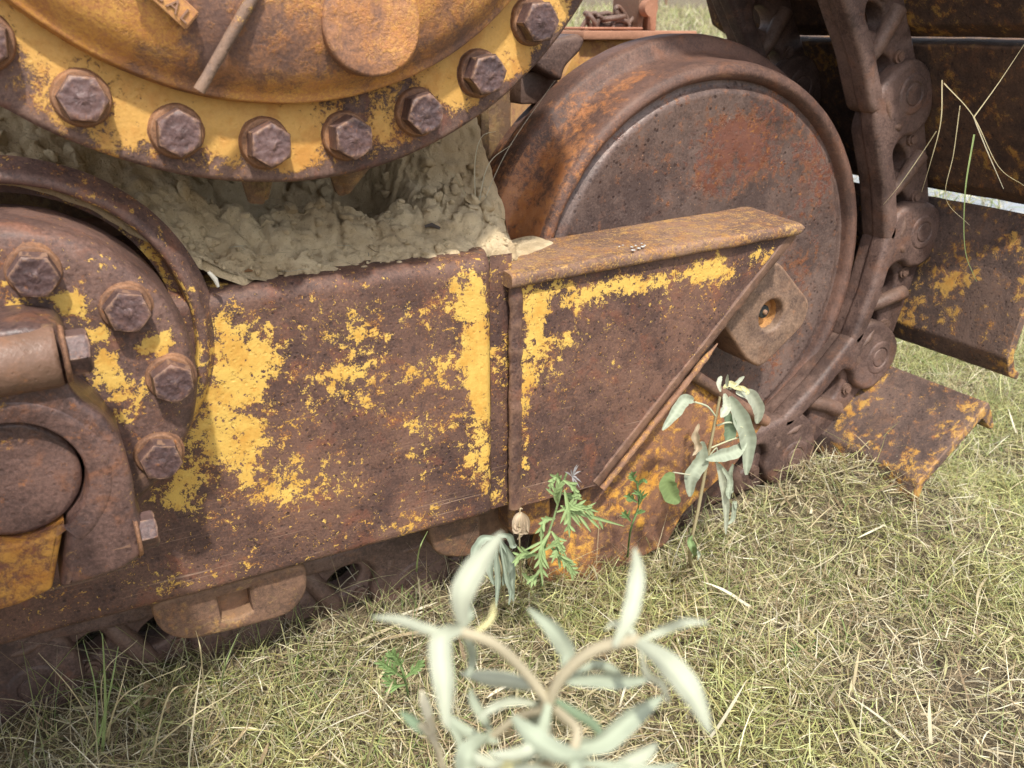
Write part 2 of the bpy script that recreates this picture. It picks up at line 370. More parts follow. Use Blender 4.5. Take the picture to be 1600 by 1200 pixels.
# ================================================================ GROUND
GZ = -.945
def ground_h(x, y):
    h = GZ + .012*noise.noise(Vector((x*2.2, y*2.2, 0))) + .007*noise.noise(Vector((x*9, y*9, 3)))
    h += .085*math.exp(-((x-1.43)/.19)**2-((y-1.05)/.18)**2)+.035*math.exp(-((x-1.2)/.2)**2-((y-1.1)/.12)**2)
    h += .045*float(smooth01((.95-x)/.3))*float(smooth01((y-1.03)/.12))*(1-float(smooth01((y-1.6)/.3)))
    d = y-3.2
    if d > 0: h += .115*d*float(smooth01(d/3)) if d < 14 else .115*14
    return h
def grid_xy(xs, ys, hf):
    V = [(x, y, hf(x, y)) for y in ys for x in xs]; n = len(xs)
    F = [(j*n+i, j*n+i+1, (j+1)*n+i+1, (j+1)*n+i) for j in range(len(ys)-1) for i in range(n-1)]
    return V, F
xs = np.concatenate([np.linspace(-60, -3, 20)[:-1], np.linspace(-3, 5, 240), np.linspace(5, 90, 30)[1:]])
ys = np.concatenate([np.linspace(-40, -.6, 14)[:-1], np.linspace(-.6, 3.4, 160), np.linspace(3.4, 20, 60)[1:], np.linspace(20, 160, 20)[1:]])
V, F = grid_xy([float(v) for v in xs], [float(v) for v in ys], ground_h)
tag(put('ground', mesh_np('ground', V, F), M_ground, smooth=180), kind='structure')

# ================================================================ BULLDOZER
dozer = empty('bulldozer', (.3, 1.35, GZ), 'old rusty bulldozer with flaking yellow paint, its track resting in dry grass', 'bulldozer')
def grid_xz(x0, x1, z0, z1, y, nx, nz_, ptf, edge=.012, warp=.0015):
    V = []; A = []
    for j in range(nz_+1):
        for i in range(nx+1):
            x = x0+(x1-x0)*i/nx; z = z0+(z1-z0)*j/nz_
            V.append((x, y+warp*(nz(x, 0, z, 9)+.6*nz(x, 3, z, 30)), z)); A.append(ptf(x, z))
    F = [(j*(nx+1)+i, j*(nx+1)+i+1, (j+1)*(nx+1)+i+1, (j+1)*(nx+1)+i) for j in range(nz_) for i in range(nx)]
    return V, F, A
def blobs(lst, y, base, gain=1.0):
    """[(u, v, ru, rv, weight)] in photo pixels on plane y -> paint density function"""
    q = []
    for u, v, ru, rv, wt in lst:
        c = P(u, v, y); a = P(u+ru, v, y); b = P(u, v+rv, y); q.append((c.x, c.z, abs(a.x-c.x), abs(b.z-c.z), wt))
    def f(x, z):
        s = base
        for cx, cz, rx, rz, wt in q: s += wt*gain*math.exp(-((x-cx)/rx)**2-((z-cz)/rz)**2)
        return max(-.45, min(.45, s))
    return f
YB = 1.05
beam_pt = blobs([(370, 560, 60, 60, .26), (390, 640, 70, 60, .30), (330, 700, 60, 50, .25), (430, 580, 60, 60, .10), (345, 480, 25, 60, .2), (400, 740, 70, 35, .12),
    (540, 520, 60, 35, .15), (640, 500, 60, 35, .10), (560, 580, 50, 60, .11), (680, 585, 45, 28, .10), (650, 655, 45, 25, .10), (735, 500, 32, 55, .30), (752, 580, 26, 60, .33), (650, 690, 22, 20, -.1), (600, 540, 40, 20, -.12), (690, 620, 50, 18, -.12),
    (762, 660, 22, 90, .28), (742, 455, 18, 40, .2), (600, 620, 220, 130, .05), (740, 740, 40, 60, .1), (450, 760, 60, 30, .12), (270, 775, 34, 20, .33), (300, 735, 40, 25, .2), (430, 775, 50, 14, .14), (330, 810, 30, 10, .12), (385, 635, 28, 20, -.28), (440, 610, 22, 30, -.15), (300, 790, 30, 12, .1), (630, 700, 60, 40, .05)], YB, -.165, .78)
# --- track frame beam: face grid bent round the top and bottom edges
_prof = ([(1.42, -.292), (1.20, -.292)]+[(1.072-.022*math.sin(t*math.pi/2), -.314+.022*math.cos(t*math.pi/2)) for t in np.linspace(0, 1, 7)]
    + [(1.05, z) for z in np.linspace(-.324, -.684, 46)] + [(1.062-.012*math.cos(t*math.pi/2), -.688-.012*math.sin(t*math.pi/2)) for t in np.linspace(0, 1, 6)] + [(1.20, -.700), (1.42, -.700)])
_xs = list(np.linspace(-.6, .53, 115))+[.536, .541, .545, .548, .55]; _m = len(_prof)
_V = [(x, y+.0014*nz(x, 0, z, 8)+.0008*nz(x, 5, z, 34)+(.03*((x-.53)/.02)**2 if x > .53 and y < 1.3 else 0), z+.0018*nz(x, y, 1, 6)) for x in _xs for (y, z) in _prof]
_F = [(i*_m+k, (i+1)*_m+k, (i+1)*_m+k+1, i*_m+k+1) for i in range(len(_xs)-1) for k in range(_m-1)]
frame = put('track_frame', mesh_np('track_frame', _V, _F, [beam_pt(x, z) for x in _xs for (y, z) in _prof]), M_face, dozer, 50)
frame['label'] = 'long brown box beam with patches of yellow paint'
# groove strip
gv, gf, ga = grid_xz(.545, .58, -.70, -.296, 1.066, 6, 60, lambda x, z: .03)
put('groove_plate', mesh_np('groove', gv, gf, [-.10]*len(ga)), M_face, frame)
# lumpy weld rib beside the groove
zz = np.linspace(-.322, -.702, 70)
put('weld_rib', tube('rib', [(.581+.002*nz(0, 0, z, 30), 1.052+.002*nz(1, 0, z, 40), z) for z in zz], [.0110+.0018*nz(3, 0, z, 40)+.001*nz(3, 9, z, 130) for z in zz], 16, .0012, 70), M_rust, frame)
_r = bpy.data.objects['weld_rib'].data
for v in _r.vertices: v.co.y = (v.co.y+WLOC[frame].y-1.054)*.55+1.056-WLOC[frame].y+.0012*nz(v.co.x, 0, v.co.z, 45)
# --- gusset box: plate, diagonal flange, top shelf
gus_pt = blobs([(835, 520, 22, 70, .30), (850, 470, 40, 30, .25), (930, 455, 60, 22, .3), (1020, 440, 50, 28, .28), (1110, 420, 45, 28, .30), (1200, 395, 50, 18, .28), (1180, 430, 40, 25, .12), (880, 530, 35, 30, .25),
    (840, 590, 40, 20, .10), (820, 680, 12, 110, .22), (1080, 500, 40, 40, .07), (900, 560, 60, 30, .08), (1030, 410, 60, 14, -.2), (1065, 395, 30, 20, -.25), (1150, 395, 18, 22, -.3), (880, 500, 18, 20, -.3), (870, 470, 16, 12, -.2)], YB, -.22, .95)
A0, A1, B0, B1 = (.586, -.330), (1.113, -.324), (.586, -.700), (.735, -.700)
nx, nyy = 90, 70; Vg = []; Ag = []
for j in range(nyy+1):
    t = j/nyy
    for i in range(nx+1):
        s = i/nx; x = (A0[0]*(1-s)+A1[0]*s)*(1-t)+(B0[0]*(1-s)+B1[0]*s)*t; z = (A0[1]*(1-s)+A1[1]*s)*(1-t)+(B0[1]*(1-s)+B1[1]*s)*t
        Vg.append((x, 1.052+.0012*nz(x, 0, z, 9)+.0007*nz(x, 0, z, 33), z)); Ag.append(gus_pt(x, z))
Fg = [(j*(nx+1)+i, j*(nx+1)+i+1, (j+1)*(nx+1)+i+1, (j+1)*(nx+1)+i) for j in range(nyy) for i in range(nx)]
put('gusset_plate', mesh_np('gusset', Vg, Fg, Ag), M_face, frame)['label'] = 'triangular gusset plate with yellow paint along its top'
# diagonal flange: a folded edge 24 mm wide running down the long side and back to the wheel
dv = Vector((B1[0]-A1[0], 0, B1[1]-A1[1])); dn = Vector((dv.z, 0, -dv.x)).normalized()
if dn.x < 0: dn = -dn
prof = [(0, 1.0535), (0.004, 1.0495), (.014, 1.0505), (.022, 1.054), (.027, 1.062), (.027, 1.10), (.024, 1.165)]
Vd = []; nD = 80
for i in range(nD+1):
    t = i/nD; c = Vector((A1[0], 0, A1[1]))+dv*t
    for o, y in prof:
        q = c+dn*(o-.016)*(1+.06*nz(t*9, 0, 0, 1)); Vd.append((q.x, y+.0015*nz(q.x, 0, q.z, 40), q.z))
m_ = len(prof); Fd = [(i*m_+k, (i+1)*m_+k, (i+1)*m_+k+1, i*m_+k+1) for i in range(nD) for k in range(m_-1)]
put('diagonal_edge', mesh_np('diag', Vd, Fd), M_rustp, frame)
_a, _b = Vector((A1[0], 1.048, A1[1]))+dv*.42+dn*.010, Vector((A1[0], 1.048, A1[1]))+dv*1.0+dn*.010
put('edge_bead', tube('eb', [_a.lerp(_b, t) for t in np.linspace(0, 1, 60)], [.0052*min(1, t*8+.1) for t in np.linspace(0, 1, 60)], 10, .001, 70), M_guard, frame)
# shelf: rounded slab
def shelf():
    zt = -.307; outl = round_profile([(1.185, zt-.022), (1.185, zt+.002), (1.038, zt), (1.038, zt-.021), (1.19, zt-.021)], [0, .006, .010, .010, 0], 6)
    V = []; xs_ = list(np.linspace(.566, 1.108, 94))+[1.113, 1.117, 1.1205, 1.123]
    for x in xs_:
        k = max(0, (x-1.108)/.015); sh = .008*k*k
        skew = (x-.585)/.54*.0
        for y, z in outl:
            zz_ = z+.0016*nz(x, y, 0, 14)+.0008*nz(x, y, 4, 50)+(x-.585)*.036-.012; zc = zt-.01+(x-.585)*.036-.012
            yy = y+.0018*nz(x, 7, z, 18); zz_ = zc+(zz_-zc)*(1-.8*k*k) if k else zz_
            V.append((x+ (y-1.038)*.20*k, yy+sh*.5*(1 if y < 1.1 else -1), zz_))
    m = len(outl); F = [(i*m+j, (i+1)*m+j, (i+1)*m+j+1, i*m+j+1) for i in range(len(xs_)-1) for j in range(m-1)]
    F2 = []
    me = mesh_np('shelf', V, F); bm = bmesh.new(); bm.from_mesh(me); bm.verts.ensure_lookup_table()
    bm.faces.new([bm.verts[(len(xs_)-1)*m+j] for j in range(m)]); bm.faces.new([bm.verts[j] for j in range(m)][::-1]); return from_bm('shelf', bm)
put('shelf_plate', shelf(), M_shelf, frame)['label'] = 'sunlit top plate of the gusset, worn to bare rust'
# bird splash on the shelf edge
for k, (u, v, r) in enumerate([(985, 390, .0035), (996, 396, .003), (1004, 399, .0035), (1010, 394, .0022), (992, 402, .0025), (1000, 405, .0018), (1012, 400, .0015), (980, 394, .0015), (988, 398, .0012)]):
    c = P(u, v, 1.05); 
    if k == 0: sp = []
    sp.append(lathe('s', [(0, 0), (r, 0), (r*.9, .0006)], 0, 0, 7))
    sp[-1].transform(Matrix.Translation((c.x, 1.043+k*.004, -.3038+(c.x-.585)*.036-.0125+.001)) @ Matrix.Rotation(rad(90), 4, 'X'))
put('dried_splash', join_me('splash', sp), M_splat, frame)

# --- lug block on the wheel yoke with its grease hole
lug_o = [P(u, v, 1.13) for u, v in ((1212, 408), (1260, 470), (1250, 505), (1182, 573), (1160, 560), (1085, 445), (1130, 400))]
h_c = P(1199, 490, 1.13)
lug = put('bearing_lug', plate('lug', [(p.x, p.z) for p in lug_o], 1.118, 1.215, [circle(h_c.x, h_c.z, .029, 30, 1.0)], .007, .016, 3), M_link2, dozer)
put('lug_bore', lathe('lb', [(.0300, 1.130), (.027, 1.150), (0, 1.154)], h_c.x, h_c.z, 32, amp=.0006, s=300), M_saddle, lug)
pc = P(1188, 485, 1.145)
put('grease_plug', join_me('plug', [lathe('a', round_profile([(.0045, 1.134), (.0125, 1.135), (.013, 1.16)], .002), pc.x, pc.z, 24)]), M_black, lug)
put('plug_tip', lathe('b', round_profile([(0, 1.129), (.0045, 1.130), (.005, 1.138)], .0015), pc.x, pc.z, 16), M_shelf, lug)
# yoke arm behind the gusset joining lug to frame
put('yoke_arm', plate('yoke', [(.60, -.34), (1.09, -.34), (1.07, -.48), (.93, -.60), (.60, -.69)], 1.168, 1.212, (), .006, .01), M_rust, dozer)

# --- lower track guard
gd = [P(u, v, 1.10) for u, v in ((1068, 588), (1085, 580), (1195, 655), (1150, 722), (1066, 800), (1040, 850), (890, 925), (838, 900), (862, 800), (930, 755))]
guard = put('track_guard', plate('guard', [(p.x, p.z) for p in gd], 1.095, 1.14, (), .006, .012), M_guard, dozer)
guard['label'] = 'orange and yellow rusted guard plate below the gusset'
a, b_ = P(1076, 583, 1.09), P(1196, 660, 1.09)
put('guard_rim', tube('rim', [a.lerp(b_, t)+Vector((0, 0, .002)) for t in np.linspace(0, 1, 20)], .011, 12, .001, 60), M_rust, guard)
for i, (tx, u, v) in enumerate((('IN', 950, 792), ('R', 962, 812))):
    fc = bpy.data.curves.new('t', 'FONT'); fc.body = tx; fc.size = .017; fc.extrude = .0008
    fo = bpy.data.objects.new('t', fc); COL.objects.link(fo); dg = bpy.context.evaluated_depsgraph_get()
    fm = bpy.data.meshes.new_from_object(fo.evaluated_get(dg)); bpy.data.objects.remove(fo)
    q = P(u, v, 1.0945); fm.transform(Matrix.Translation(q) @ Matrix.Rotation(rad(-3), 4, 'Y') @ Matrix.Rotation(rad(90), 4, 'X'))
    put('raised_letters', fm, M_rust, guard, None)

# --- idler wheel
WX, WZ = 1.098, -.447
wheel = put('idler_wheel', lathe('disc', dense(round_profile([(0, 1.262), (.13, 1.262), (.19, 1.256), (.29, 1.25), (.342, 1.243), (.352, 1.252), (.364, 1.252)], .010, 6), .012), WX, WZ, 200, amp=.0012, s=14), M_wheel, dozer)
wheel_pt = blobs([(1180, 230, 110, 70, .22), (1120, 270, 60, 50, .1), (1270, 300, 30, 90, .14), (1240, 450, 40, 60, .12), (1130, 650, 80, 60, .2), (1010, 560, 60, 60, .15), (1150, 330, 60, 14, -.2)], 1.25, -.20)
_a = wheel.data.attributes.new('pt', 'FLOAT', 'POINT'); _o = WLOC[wheel]; _a.data.foreach_set('value', [wheel_pt(v.co.x+_o.x, v.co.z+_o.z) for v in wheel.data.vertices])
wheel['label'] = 'large grey-brown idler wheel with a rounded rim'
rimp = round_profile([(.360, 1.256), (.364, 1.238), (.373, 1.229), (.387, 1.233), (.394, 1.250), (.396, 1.300), (.404, 1.322), (.430, 1.334), (.435, 1.345), (.435, 1.392), (.430, 1.403), (.404, 1.415), (.396, 1.44), (.396, 1.50), (.36, 1.515), (0, 1.5)], .008, 5)
def rim_pt(v):
    a = math.degrees(math.atan2(v.co.z-WZ, v.co.x-WX))
    s = -.30+(.42 if v.co.y > 1.24 else .24)*math.exp(-((abs(a)-165)/38)**2)*(1 if v.co.y < 1.335 else .6)
    s += .14*math.exp(-((a-112)/20)**2)*math.exp(-((v.co.y-1.285)/.035)**2)
    return s
rim_me = lathe('rim', dense(rimp[:-1], .012)+[rimp[-1]], WX, WZ, 220, amp=.0012, s=16)
_a = rim_me.attributes.new('pt', 'FLOAT', 'POINT'); _a.data.foreach_set('value', [rim_pt(v) for v in rim_me.vertices])
put('wheel_rim', rim_me, M_tread, wheel)
# reddish rusted patch: a raised scale of rust on the disc
# --- chain: link prototype (local x along pitch, z outward)
Lp = .288
def link_mesh(mir=1):
    h1 = circle(.120, -.024, .021, 24, 1.6, rad(30)); h2 = circle(.214, -.028, .018, 22, 1.5, rad(30))
    base = [(-.03, .03), (.03, .052), (.10, .056), (.255, .052), (Lp+.005, .046), (Lp+.035, .01), (Lp+.03, -.04), (Lp, -.07), (.262, -.100), (.15, -.092), (.03, -.100), (-.03, -.06)]
    head = [(-.064, -.012), (-.060, .024), (-.034, .052), (.01, .060), (.05, .054), (.072, .034), (.082, .0), (.070, -.030), (.085, -.062), (.15, -.058), (.26, -.066), (.278, -.085), (.262, -.104), (.15, -.096), (.03, -.105), (-.018, -.100), (-.050, -.066)]
    a = plate('l', base, .010, .058, [h1, h2], .008, .014, 3)
    hd = plate('hd', head, -.012, .03, (), .012, .018, 5)
    boss = lathe('b', round_profile([(0, -.0145), (.019, -.0145), (.0198, -.0120), (.0222, -.0120), (.0235, -.0150), (.034, -.0145), (.046, -.006), (.05, .01)], .002), 0, 0, 40)
    r1 = tube('r', [(.034, -.002, -.066), (.046, -.007, -.045), (.056, -.002, -.022)], [.005, .009, .005], 10, .001, 50)
    r2 = tube('r', [(-.030, -.006, -.072), (.0, -.009, -.066), (.03, -.007, -.062)], [.004, .008, .004], 10, .001, 50)
    strut = tube('s', [(.185, .022, -.062), (.170, .010, -.035), (.152, .006, -.005), (.138, .012, .030)], [.016, .015, .016, .018], 16, .002, 40)
    nuts = []
    for sx_, nz_ in ((.094, .008), (.215, .006)): nuts += [tube('n', [(sx_, .004, nz_), (sx_, .03, nz_)], .0125, 16, .0008, 80), tube('n', [(sx_, .000, nz_), (sx_, .006, nz_)], .008, 12)]
    mud1 = tube('m', [(.235, .022, -.02), (.25, .012, .0), (.26, .022, .02)], [.006, .018, .008], 12, .004, 60)
    mes = [a, hd, boss, r1, r2, strut, mud1]+nuts
    me = join_me('track_link', mes)
    me.materials.append(M_link); me.polygons.foreach_set('use_smooth', [True]*len(me.polygons)); me.set_sharp_from_angle(angle=rad(42)); return me
linkm = link_mesh()
def shoe_mesh(mat, tail=True):
    pr = [(-.005, .0), (.262, .0), (.300, .030), (.306, .062), (.292, .062), (.284, .040), (.255, .020), (.03, .020), (.02, .07), (.005, .07), (-.004, .02)]
    me = plate('shoe', pr, 0, .80, (), .003, .006, 2)
    bm = bmesh.new(); bm.from_mesh(me)
    bmesh.ops.subdivide_edges(bm, edges=[e for e in bm.edges if abs(e.verts[0].co.y-e.verts[1].co.y) > .3], cuts=24, use_grid_fill=False)
    for v in bm.verts: v.co.z += .0022*nz(v.co.x, v.co.y, 0, 9)+.001*nz(v.co.x, v.co.y, 0, 40); v.co.x += .0015*nz(0, v.co.y, v.co.z, 25)
    bm.to_mesh(me); bm.free(); me.materials.append(mat)
    me.polygons.foreach_set('use_smooth', [True]*len(me.polygons)); me.set_sharp_from_angle(angle=rad(40)); return me
shoe_a, shoe_b = shoe_mesh(M_shoe), shoe_mesh(M_shoe_y)
pins = [(.55, .86), (.74, .655), (.93, .45), (1.15, .33), (1.355, .135), (1.509, -.118), (1.611, -.393), (1.541, -.658), (1.325, -.845), (1.035, -.880), (.747, -.878), (.459, -.872), (.171, -.866), (-.117, -.862), (-.405, -.86)]
for i in range(len(pins)-1):
    (x0, z0), (x1, z1) = pins[i], pins[i+1]; ang = math.atan2(z1-z0, x1-x0); ln = math.hypot(x1-x0, z1-z0)
    # local x -> direction, local z must point outward (to the left of travel when running downward on the front)
    for yy in (1.188, 1.47):
        o = place('track_link', linkm, (x0, yy, z0), (0, -ang, 0), dozer)
        o.scale = (ln/Lp, 1, 1)
shoes = [((.80, .70), (.98, .49), 0), ((.99, .50), (1.17, .36), 0), ((1.19, .385), (1.375, .245), 0), ((1.385, .235), (1.490, .004), 0), ((1.530, -.035), (1.640, -.292), 0), ((1.668, -.335), (1.622, -.600), 1), ((1.592, -.690), (1.425, -.822), 1), ((1.36, -.935), (1.08, -.975), 1), ((1.07, -.975), (.80, -.975), 0)]
for (a0, a1, k) in shoes:
    ang = math.atan2(a1[1]-a0[1], a1[0]-a0[0]); ln = math.hypot(a1[0]-a0[0], a1[1]-a0[1])
    o = place('track_shoe', shoe_b if k else shoe_a, (a0[0], .95, a0[1]), (0, -ang, 0), dozer); o.scale = (ln/.262, 1, 1)
    if k and a0[0] > 1.6: o['label'] = 'lower track shoe standing upright, rusty brown with ochre patches'
    if k and 1.5 < a0[0] < 1.6: o['label'] = 'lowest visible track shoe lying in the grass with yellow paint along its edge'

# --- big round final drive cover
CX, CZ = .260, .295
def cover_pt(x, z):
    s = 0.0
    for u, v, ru, rv, wt in ((90, 60, 110, 70, .20), (260, 50, 120, 50, .06), (440, 150, 100, 40, .10), (500, 170, 80, 30, .1), (340, 60, 60, 90, -.16), (450, 80, 70, 70, -.12), (700, 60, 60, 70, -.12), (310, 150, 90, 30, -.12), (200, 110, 60, 20, -.12), (590, 70, 60, 60, -.1)):
        c = P(u, v, .92); a = P(u+ru, v, .92); b = P(u, v+rv, .92); s += wt*math.exp(-((x-c.x)/abs(a.x-c.x))**2-((z-c.z)/abs(b.z-c.z))**2)
    return s
def with_attr(me, f):
    a = me.attributes.new('pt', 'FLOAT', 'POINT'); a.data.foreach_set('value', [f(v.co.x, v.co.z) for v in me.vertices]); return me
dome = round_profile([(0, .895), (.20, .899), (.30, .908), (.345, .925), (.362, .945), (.3705, .948), (.3715, .962), (.373, .974)], [0, .05, .05, .022, .006, .003, .004, 0], 7)
# insert rings so that the attribute has resolution
cover = put('final_drive_cover', with_attr(lathe('cover', dense(dome, .012), CX, CZ, 200, amp=.0011, s=9), cover_pt), M_cover, dozer, 60)
cover['label'] = 'big round domed cover, orange-yellow and weathered, ringed with hex bolts'
def fl_pt(x, z):
    r = math.hypot(x-CX, z-CZ); a = math.degrees(math.atan2(z-CZ, x-CX))
    s = .26-max(0, (r-.405)/.045)*.24 - (.10 if r > .440 else 0)
    return s+.10*math.sin(a*.11)+.30*noise.noise(Vector((x*14, z*14, 3)))+.16*noise.noise(Vector((x*34, z*34, 8)))-.14*max(0, 1-abs(((a+119.2)/12.414+.5) % 1-.5)*3.2)*float(smooth01((r-.385)/.03))
flg = dense(round_profile([(.370, .9725), (.451, .9725), (.455, .977), (.455, 1.002), (.44, 1.004), (.40, 1.004), (.39, 1.012)], .003, 3), .008)
put('cover_flange', with_attr(lathe('cf', flg, CX, CZ, 260, amp=.0007, s=16), fl_pt), M_coverf, cover, 50)
put('drive_housing', lathe('dh', round_profile([(.40, 1.004), (.36, 1.03), (.34, 1.10), (.35, 1.3), (.35, 1.5)], .02), CX, CZ, 90, amp=.004, s=18), M_inner, dozer)
# raised round boss, bar and label plate on the cover
q = P(585, 35, .9); put('round_boss', lathe('rb', dense(round_profile([(0, .9015), (.042, .9015), (.050, .9025), (.0522, .905), (.053, .93)], .002), .01), q.x, q.z, 60, amp=.0016, s=30), M_cover, cover)
with_attr(bpy.data.objects['round_boss'].data, lambda x, z: -.13)
a, b_ = P(312, 142, .905), P(405, -20, .897)
bar = tube('bar', [a.lerp(b_, t)+Vector((0, .0025, 0)) for t in np.linspace(0, 1, 24)], [.0055]*24, 12, .0006, 60)
put('raised_bar', bar, rust('bar_rust', tones=((.12, .085, .07), (.2, .14, .1), (.25, .14, .07)), orange=.3, paint=-.15, soft=.03), cover)
c0, c1 = P(240, -22, .897), P(299, 32, .900); dx = (c1-c0); ang = math.atan2(dx.z, dx.x); wv = Vector((math.sin(ang), 0, -math.cos(ang)))*.0085
fr = []
for s_ in (-1, 1): fr.append(tube('f', [c0+wv*s_+(c1-c0)*t for t in (-.4, .5, 1)], .0016, 6))
fr.append(tube('f', [c1-wv, c1, c1+wv], .0016, 6))
lp = put('cast_nameplate', join_me('np', fr+[plate('pl', [tuple((c0+wv*s1+(c1-c0)*t)[i] for i in (0, 2)) for s1, t in ((-1, -.4), (-1, 1), (1, 1), (1, -.4))], .8975, .91, (), .0008)]), M_cover, cover)
with_attr(lp.data, lambda x, z: .15)
fc = bpy.data.curves.new('t', 'FONT'); fc.body = 'CAL'; fc.size = .0165; fc.extrude = .0014; fc.space_character = 1.35; fc.align_x = 'RIGHT'
fo = bpy.data.objects.new('t', fc); COL.objects.link(fo); dg = bpy.context.evaluated_depsgraph_get(); fm = bpy.data.meshes.new_from_object(fo.evaluated_get(dg)); bpy.data.objects.remove(fo)
tp = c1+wv*.72-(c1-c0).normalized()*.002; fm.transform(Matrix.Translation((tp.x, .8965, tp.z)) @ Matrix.Rotation(-ang, 4, 'Y') @ Matrix.Rotation(rad(90), 4, 'X'))
put('raised_letters', fm, rust('letter_rust', tones=(MID, (.25, .13, .08), RED)), lp, None)

# --- bolts
def bolt_mesh(name, af, h, seed, mark=True, wr=None):
    """hex head, axis along -Y (front at y=-h), origin on the seating face"""
    bm = bmesh.new(); n = 72; rings = []
    R_ = af/2
    def rh(a):
        m = (a % (math.pi/3))-math.pi/6; return R_/math.cos(m)
    def ring(fr, y, lim=None):
        vs = []
        for i in range(n):
            a = 2*math.pi*i/n; r = rh(a)*fr
            if lim: r = min(r, lim)
            yy = y
            p = Vector((r*math.cos(a), yy, r*math.sin(a)))
            vs.append(bm.verts.new(p))
        return vs
    hexr = []
    def top(fr):
        vs = []
        for i in range(n):
            a = 2*math.pi*i/n; r = rh(a)*fr; ch = max(0, r-R_*.93)*.55+max(0, fr-.97)*.08
            y = -h+ch; x, z = r*math.cos(a), r*math.sin(a)
            y += .0009*noise.noise(Vector((x*160, z*160, seed)))+.0006*noise.noise(Vector((x*420, z*420, seed+3)))
            if mark: 
                if r < R_*.26: y -= .0013*(1-(r/(R_*.26))**4)
                rr = abs(r-R_*.62); y += .0005*math.exp(-(rr/(R_*.1))**2)
            vs.append(bm.verts.new((x, y, z)))
        return vs
    rs = [ring(1, 0), ring(1.0, -h*.5), ring(1.0, -h*.82)]+[top(f) for f in (1, .985, .95, .9, .82, .74, .66, .56, .46, .36, .27, .22, .12)]
    for a, b in zip(rs, rs[1:]):
        for i in range(n): bm.faces.new((a[i], a[(i+1) % n], b[(i+1) % n], b[i]))
    bm.faces.new(rs[-1])
    me = from_bm(name, bm); me.polygons.foreach_set('use_smooth', [True]*len(me.polygons)); me.set_sharp_from_angle(angle=rad(33)); me.materials.append(M_bolt)
    return me
def washer_mesh(r, h):
    pr = round_profile([(r*.4, -h), (r*.93, -h), (r, -h*.55), (r, -.0005), (r*1.1, .001)], .0012, 3)
    me = lathe('washer', pr, 0, 0, 48, amp=.0006, s=80); me.materials.append(M_wash)
    me.polygons.foreach_set('use_smooth', [True]*len(me.polygons)); me.set_sharp_from_angle(angle=rad(50)); return me
bigb = [bolt_mesh('bolt', .0515, .024, s) for s in (1, 5, 9)]; bigw = washer_mesh(.0268, .008)
smb = [bolt_mesh('bolt', .040, .020, s) for s in (2, 7)]; smw = washer_mesh(.0255, .006)
for i in range(-3, 26):
    a = -2.08+math.radians(12.414)*i; x, z = CX+.4125*math.cos(a), CZ+.4125*math.sin(a)
    if not (-.25 < x < .75 and z < .25): continue
    bo = place('bolt', bigb[i % 3], (x, .965, z), (rad(random.uniform(-4, 4)), random.uniform(0, 1.04), rad(random.uniform(-4, 4))), cover).scale = (random.uniform(.77, .83), random.uniform(.85, 1.05), random.uniform(.77, .83))
    place('washer', bigw, (x, .9725, z), (0, random.uniform(0, 6), 0), cover)
# nuts hanging behind the flange
for a_ in (-1.13, -1.02):
    pass
nutm = bolt_mesh('nut', .045, .02, 12, False)
for i in (4,):
    a = -2.08+math.radians(12.414)*i; place('nut', nutm, (CX+.425*math.cos(a), 1.035, CZ+.425*math.sin(a)), (0, .3, 0), cover)
for u, v in ((410, 268), (552, 260)):
    c = P(u, v, 1.05); put('muddy_stud', tube('stud', [(c.x, 1.07, c.z+.05), (c.x+.002, 1.085, c.z), (c.x+.006, 1.10, c.z-.04)], [.030, .022, .012], 24, .012, 40), M_inner, cover)

# --- pivot: ring boss on the beam, bolted flange, bearing cap
RX, RZ = -.044, -.335
ringp = dense(round_profile([(.172, 1.075), (.184, 1.072), (.186, 1.038), (.1905, 1.034), (.198, 1.036), (.205, 1.046), (.213, 1.056)], .004, 4), .006)
def ring_pt(x, z):
    a = math.degrees(math.atan2(z-RZ, x-RX)); r = math.hypot(x-RX, z-RZ)
    s = -.12+.14*smooth01((20-a)/40)
    return float(s)+(.05 if r < .188 else -.03)
pivot = put('pivot_ring', with_attr(lathe('ring', ringp, RX, RZ, 220, amp=.001, s=20), ring_pt), M_flange, dozer, 50)
FX, FZ = -.046, -.352
def flange_pt(x, z):
    r = math.hypot(x-FX, z-FZ); a = math.degrees(math.atan2(z-FZ, x-FX)); s = -.20
    for u, v, ru, rv, wt in ((120, 480, 30, 25, .3), (170, 580, 35, 50, .32), (200, 650, 22, 35, .22), (245, 535, 30, 22, .38), (150, 520, 25, 25, .2), (225, 600, 15, 25, .15), (100, 465, 25, 12, .25), (30, 480, 40, 14, .25)):
        c = P(u, v, .96); p2 = P(u+ru, v, .96); p3 = P(u, v+rv, .96); s += wt*math.exp(-((x-c.x)/abs(p2.x-c.x))**2-((z-c.z)/abs(p3.z-c.z))**2)
    if r > .17: s -= .08
    return s
flp = dense(round_profile([(.0, .955), (.145, .956), (.155, .957), (.168, .960), (.1745, .972), (.177, 1.0), (.177, 1.075)], .006, 5), .007)
flan = put('pivot_flange', with_attr(lathe('fl', flp, FX, FZ, 220, amp=.0018, s=14), flange_pt), M_flange, dozer, 50)
flan['label'] = 'round bolted flange with chipped yellow paint'
for i in range(10):
    a = 1.325-.638*i; x, z = FX+.1437*math.cos(a), FZ-.010+.1437*math.sin(a)
    if i in (5, 6, 7): continue
    place('bolt', smb[i % 2], (x, .950, z), (rad(random.uniform(-3, 3)), random.uniform(0, 1.04), 0), flan)
    place('washer', smw, (x, .957, z), (0, i, 0), flan)
